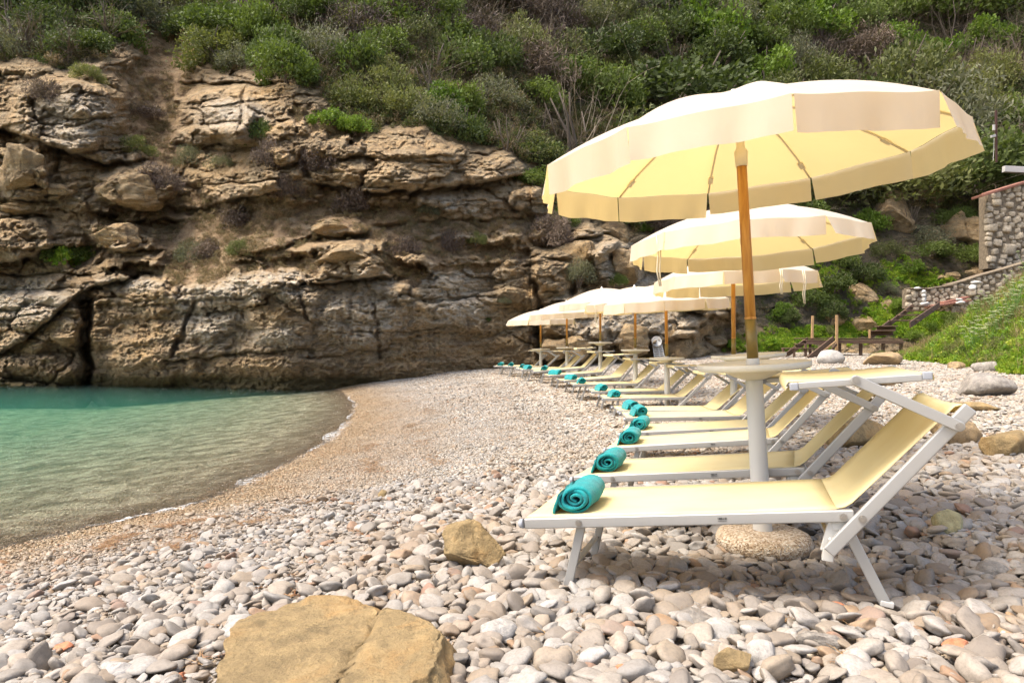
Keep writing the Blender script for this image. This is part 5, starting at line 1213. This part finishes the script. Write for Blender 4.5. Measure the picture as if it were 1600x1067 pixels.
rubble('retaining_wall', [(1419, 452), (1445, 453), (1470, 449), (1490, 446)], [(1419, 482), (1490, 486)], (32.6, 32.8), .32, 'low rubble retaining wall at the top of the wooden stairs', ('mortar', .06), seed=3)
rubble('stone_wall', [(1480, 446), (1500, 441), (1530, 431), (1560, 423), (1600, 411), (1680, 392)], [(1480, 484), (1560, 482), (1680, 480)], (33.2, 34.5), .34, 'stepped rubble wall rising to the right behind the grassy bank', ('mortar', .07), seed=4)
rubble('high_wall', [(1544, 303), (1570, 295), (1600, 286), (1700, 262)], [(1544, 420), (1700, 430)], (35.5, 37), .42, 'high rubble stone wall with a brick red coping at the right edge', ('brick', .13), .7, 5)
m = MB(); m.bar(Wp(1526, 309, 35.2), Wp(1546, 302.5, 35.2), .8, .13); o = m.build('coping_beam', M['brick'], None, .015); tag(o, 'rusty red beam over the dark gap left of the high wall', 'beam')
m = MB(); m.bar(Wp(1450, 480, 32.2), Wp(1512, 470, 32.6), .5, .1); m.bar(Wp(1470, 474, 32.5), Wp(1510, 465, 32.9), .4, .1); o = m.build('brick_step', M['brick'], None, .015); tag(o, 'low brick red steps at the top of the wooden stairs', 'step')
# whitewashed stones piled beside the path
def cairn(px, stones, d, label):
    rt = empty('cairn', Wp(px, stones[0][1] + stones[0][3] / 2, d))
    for k, (x, y, wp, hp) in enumerate(stones):
        w_ = wp / F * d; h_ = hp / F * d; o = link(bpy.data.objects.new('stone', rock_mesh('stone', 950 + int(px) + k, (w_, w_ * .9, h_ * 1.1), M['whitewash'], 3, 4, .04)), rt); o.location = Wp(x, y, d) - rt.location
    tag(rt, label, 'stone pile')
cairn(1445, [(1445, 475, 13, 7), (1444, 468.5, 7, 7), (1444, 462.5, 7.5, 6.5), (1443.5, 456.5, 7, 6)], 31.9, 'pillar of four whitewashed stones at the top of the stairs')
cairn(1500, [(1500, 473, 15, 5), (1499, 469, 10, 4.5)], 32.0, 'low pile of whitewashed stones right of the stair top')
cairn(1527, [(1521, 450, 13, 10), (1525, 442, 15, 5)], 32.6, 'whitewashed flat stone on a block at the end of the low wall')
o = link(bpy.data.objects.new('white_stone', rock_mesh('white_stone', 981, (.34, .3, .14), M['whitewash'], 3, 4, .04))); o.location = Wp(1434, 451, 32.4); tag(o, 'flat whitewashed stone on the left end of the low retaining wall', 'stone')
o = link(bpy.data.objects.new('white_stone', rock_mesh('white_stone', 982, (.34, .3, .18), M['whitewash'], 3, 6, .06))); q = at_bank(1548, 500) or tuple(on_cliff(1492, 502, 0)); o.location = Vector(q); tag(o, 'single white stone lying in the grass of the bank', 'stone')
# post with a small camera, parapet
rt = empty('camera_post', Wp(1557, 254, 37.5))
def pc(name, mb, mat): o = mb.build(name, M[mat], rt, .004); o.matrix_parent_inverse = Matrix.Translation(-rt.location); return o
pc('post', MB().bar(Wp(1557, 254, 37.5), Wp(1556.5, 173, 37.5), .09, .09, (0, 1, 0)), 'rust')
pc('junction_box', MB().box(Wp(1553, 200, 37.4), (.10, .09, .3)), 'whitewash'); pc('security_camera', MB().bar(Wp(1549, 214, 37.3), Wp(1555, 212.5, 37.4), .11, .13), 'whitewash')
pc('cable', MB().tube([Wp(1553.5, 216, 37.45), Wp(1553, 235, 37.45), Wp(1552, 252, 37.4)], .012, 6), 'plastic'); tag(rt, 'rusty post carrying a small white security camera, above the high wall', 'post')
m = MB(); m.bar(Wp(1568, 265, 38), Wp(1690, 271, 38), .25, .34); o = m.build('parapet_wall', M['whitewash'], None, .02); tag(o, 'low whitewashed parapet wall above the high stone wall', 'wall')
# white slatted board and round plate by the rocks behind the parasols
d = 26.4; rt = empty('slatted_sunbed', Wp(1031, 562, d)); tp, bt = Wp(1027, 539.5, d + .25), Wp(1031, 562, d)
def ps(name, mb, mat): o = mb.build(name, M[mat], rt, .004); o.matrix_parent_inverse = Matrix.Translation(-rt.location); return o
ax_ = (tp - bt); hw_ = .2
for s_ in (-1, 0, 1): ps('rail', MB().bar(bt + Vector((hw_ * s_ + (.03 if s_ == 0 else 0), 0, 0)), tp + Vector((hw_ * .86 * s_ + (.03 if s_ == 0 else 0), 0, 0)), .03, .03, (0, 1, 0)), 'plastic')
for k in range(8): c = bt + ax_ * (.04 + .93 * k / 7); ps('slat', MB().bar(c + Vector((-hw_, -.02, 0)), c + Vector((hw_, -.02, 0)), .02, .042), 'plastic')
tag(rt, 'white slatted plastic sunbed stood upright against the rocks', 'sunbed')
m = MB(); m.lathe([(.0, .0), (.16, .004), (.19, .0), (.20, .03), (.185, .03), (.17, .014), (.0, .014)], 32); o = m.build('round_tray', M['grey_plastic'] if 0 else M['plastic'], None); o.location = Wp(1026, 534, d + .1); o.rotation_euler = (rad(78), rad(-14), 0); tag(o, 'round white plastic tray leaning on top of the slatted sunbed', 'tray')
# thin foam line where the water meets the stones
fv = []; ff = []
for k in range(220):
    t = k / 219 * 8.2 + 2.6; i = int(min(t, len(SHORE) - 2)); f = t - i
    if i >= len(SHORE) - 1: break
    a = SHORE[i] * (1 - f) + SHORE[i + 1] * f; n_ = float(vn(np.array([k * .09]), np.array([2.2]), 5)[0]); dn = SHORE[i + 1] - SHORE[i]; dn = np.array([dn[1], -dn[0]]) / np.hypot(*dn)
    w_ = .05 + .34 * max(0, n_ + .1); c = a + dn * (-.04 + .16 * n_); fv += [(c[0] - dn[0] * w_, c[1] - dn[1] * w_, WATER + .006), (c[0] + dn[0] * w_ * .4, c[1] + dn[1] * w_ * .4, WATER + .008)]
ff = [(2 * k, 2 * k + 1, 2 * k + 3, 2 * k + 2) for k in range(len(fv) // 2 - 1)]
o = link(bpy.data.objects.new('foam', np_mesh('foam', fv, ff, M['foam']))); tag(o, 'broken line of white foam along the water edge', 'foam', None, 'stuff')
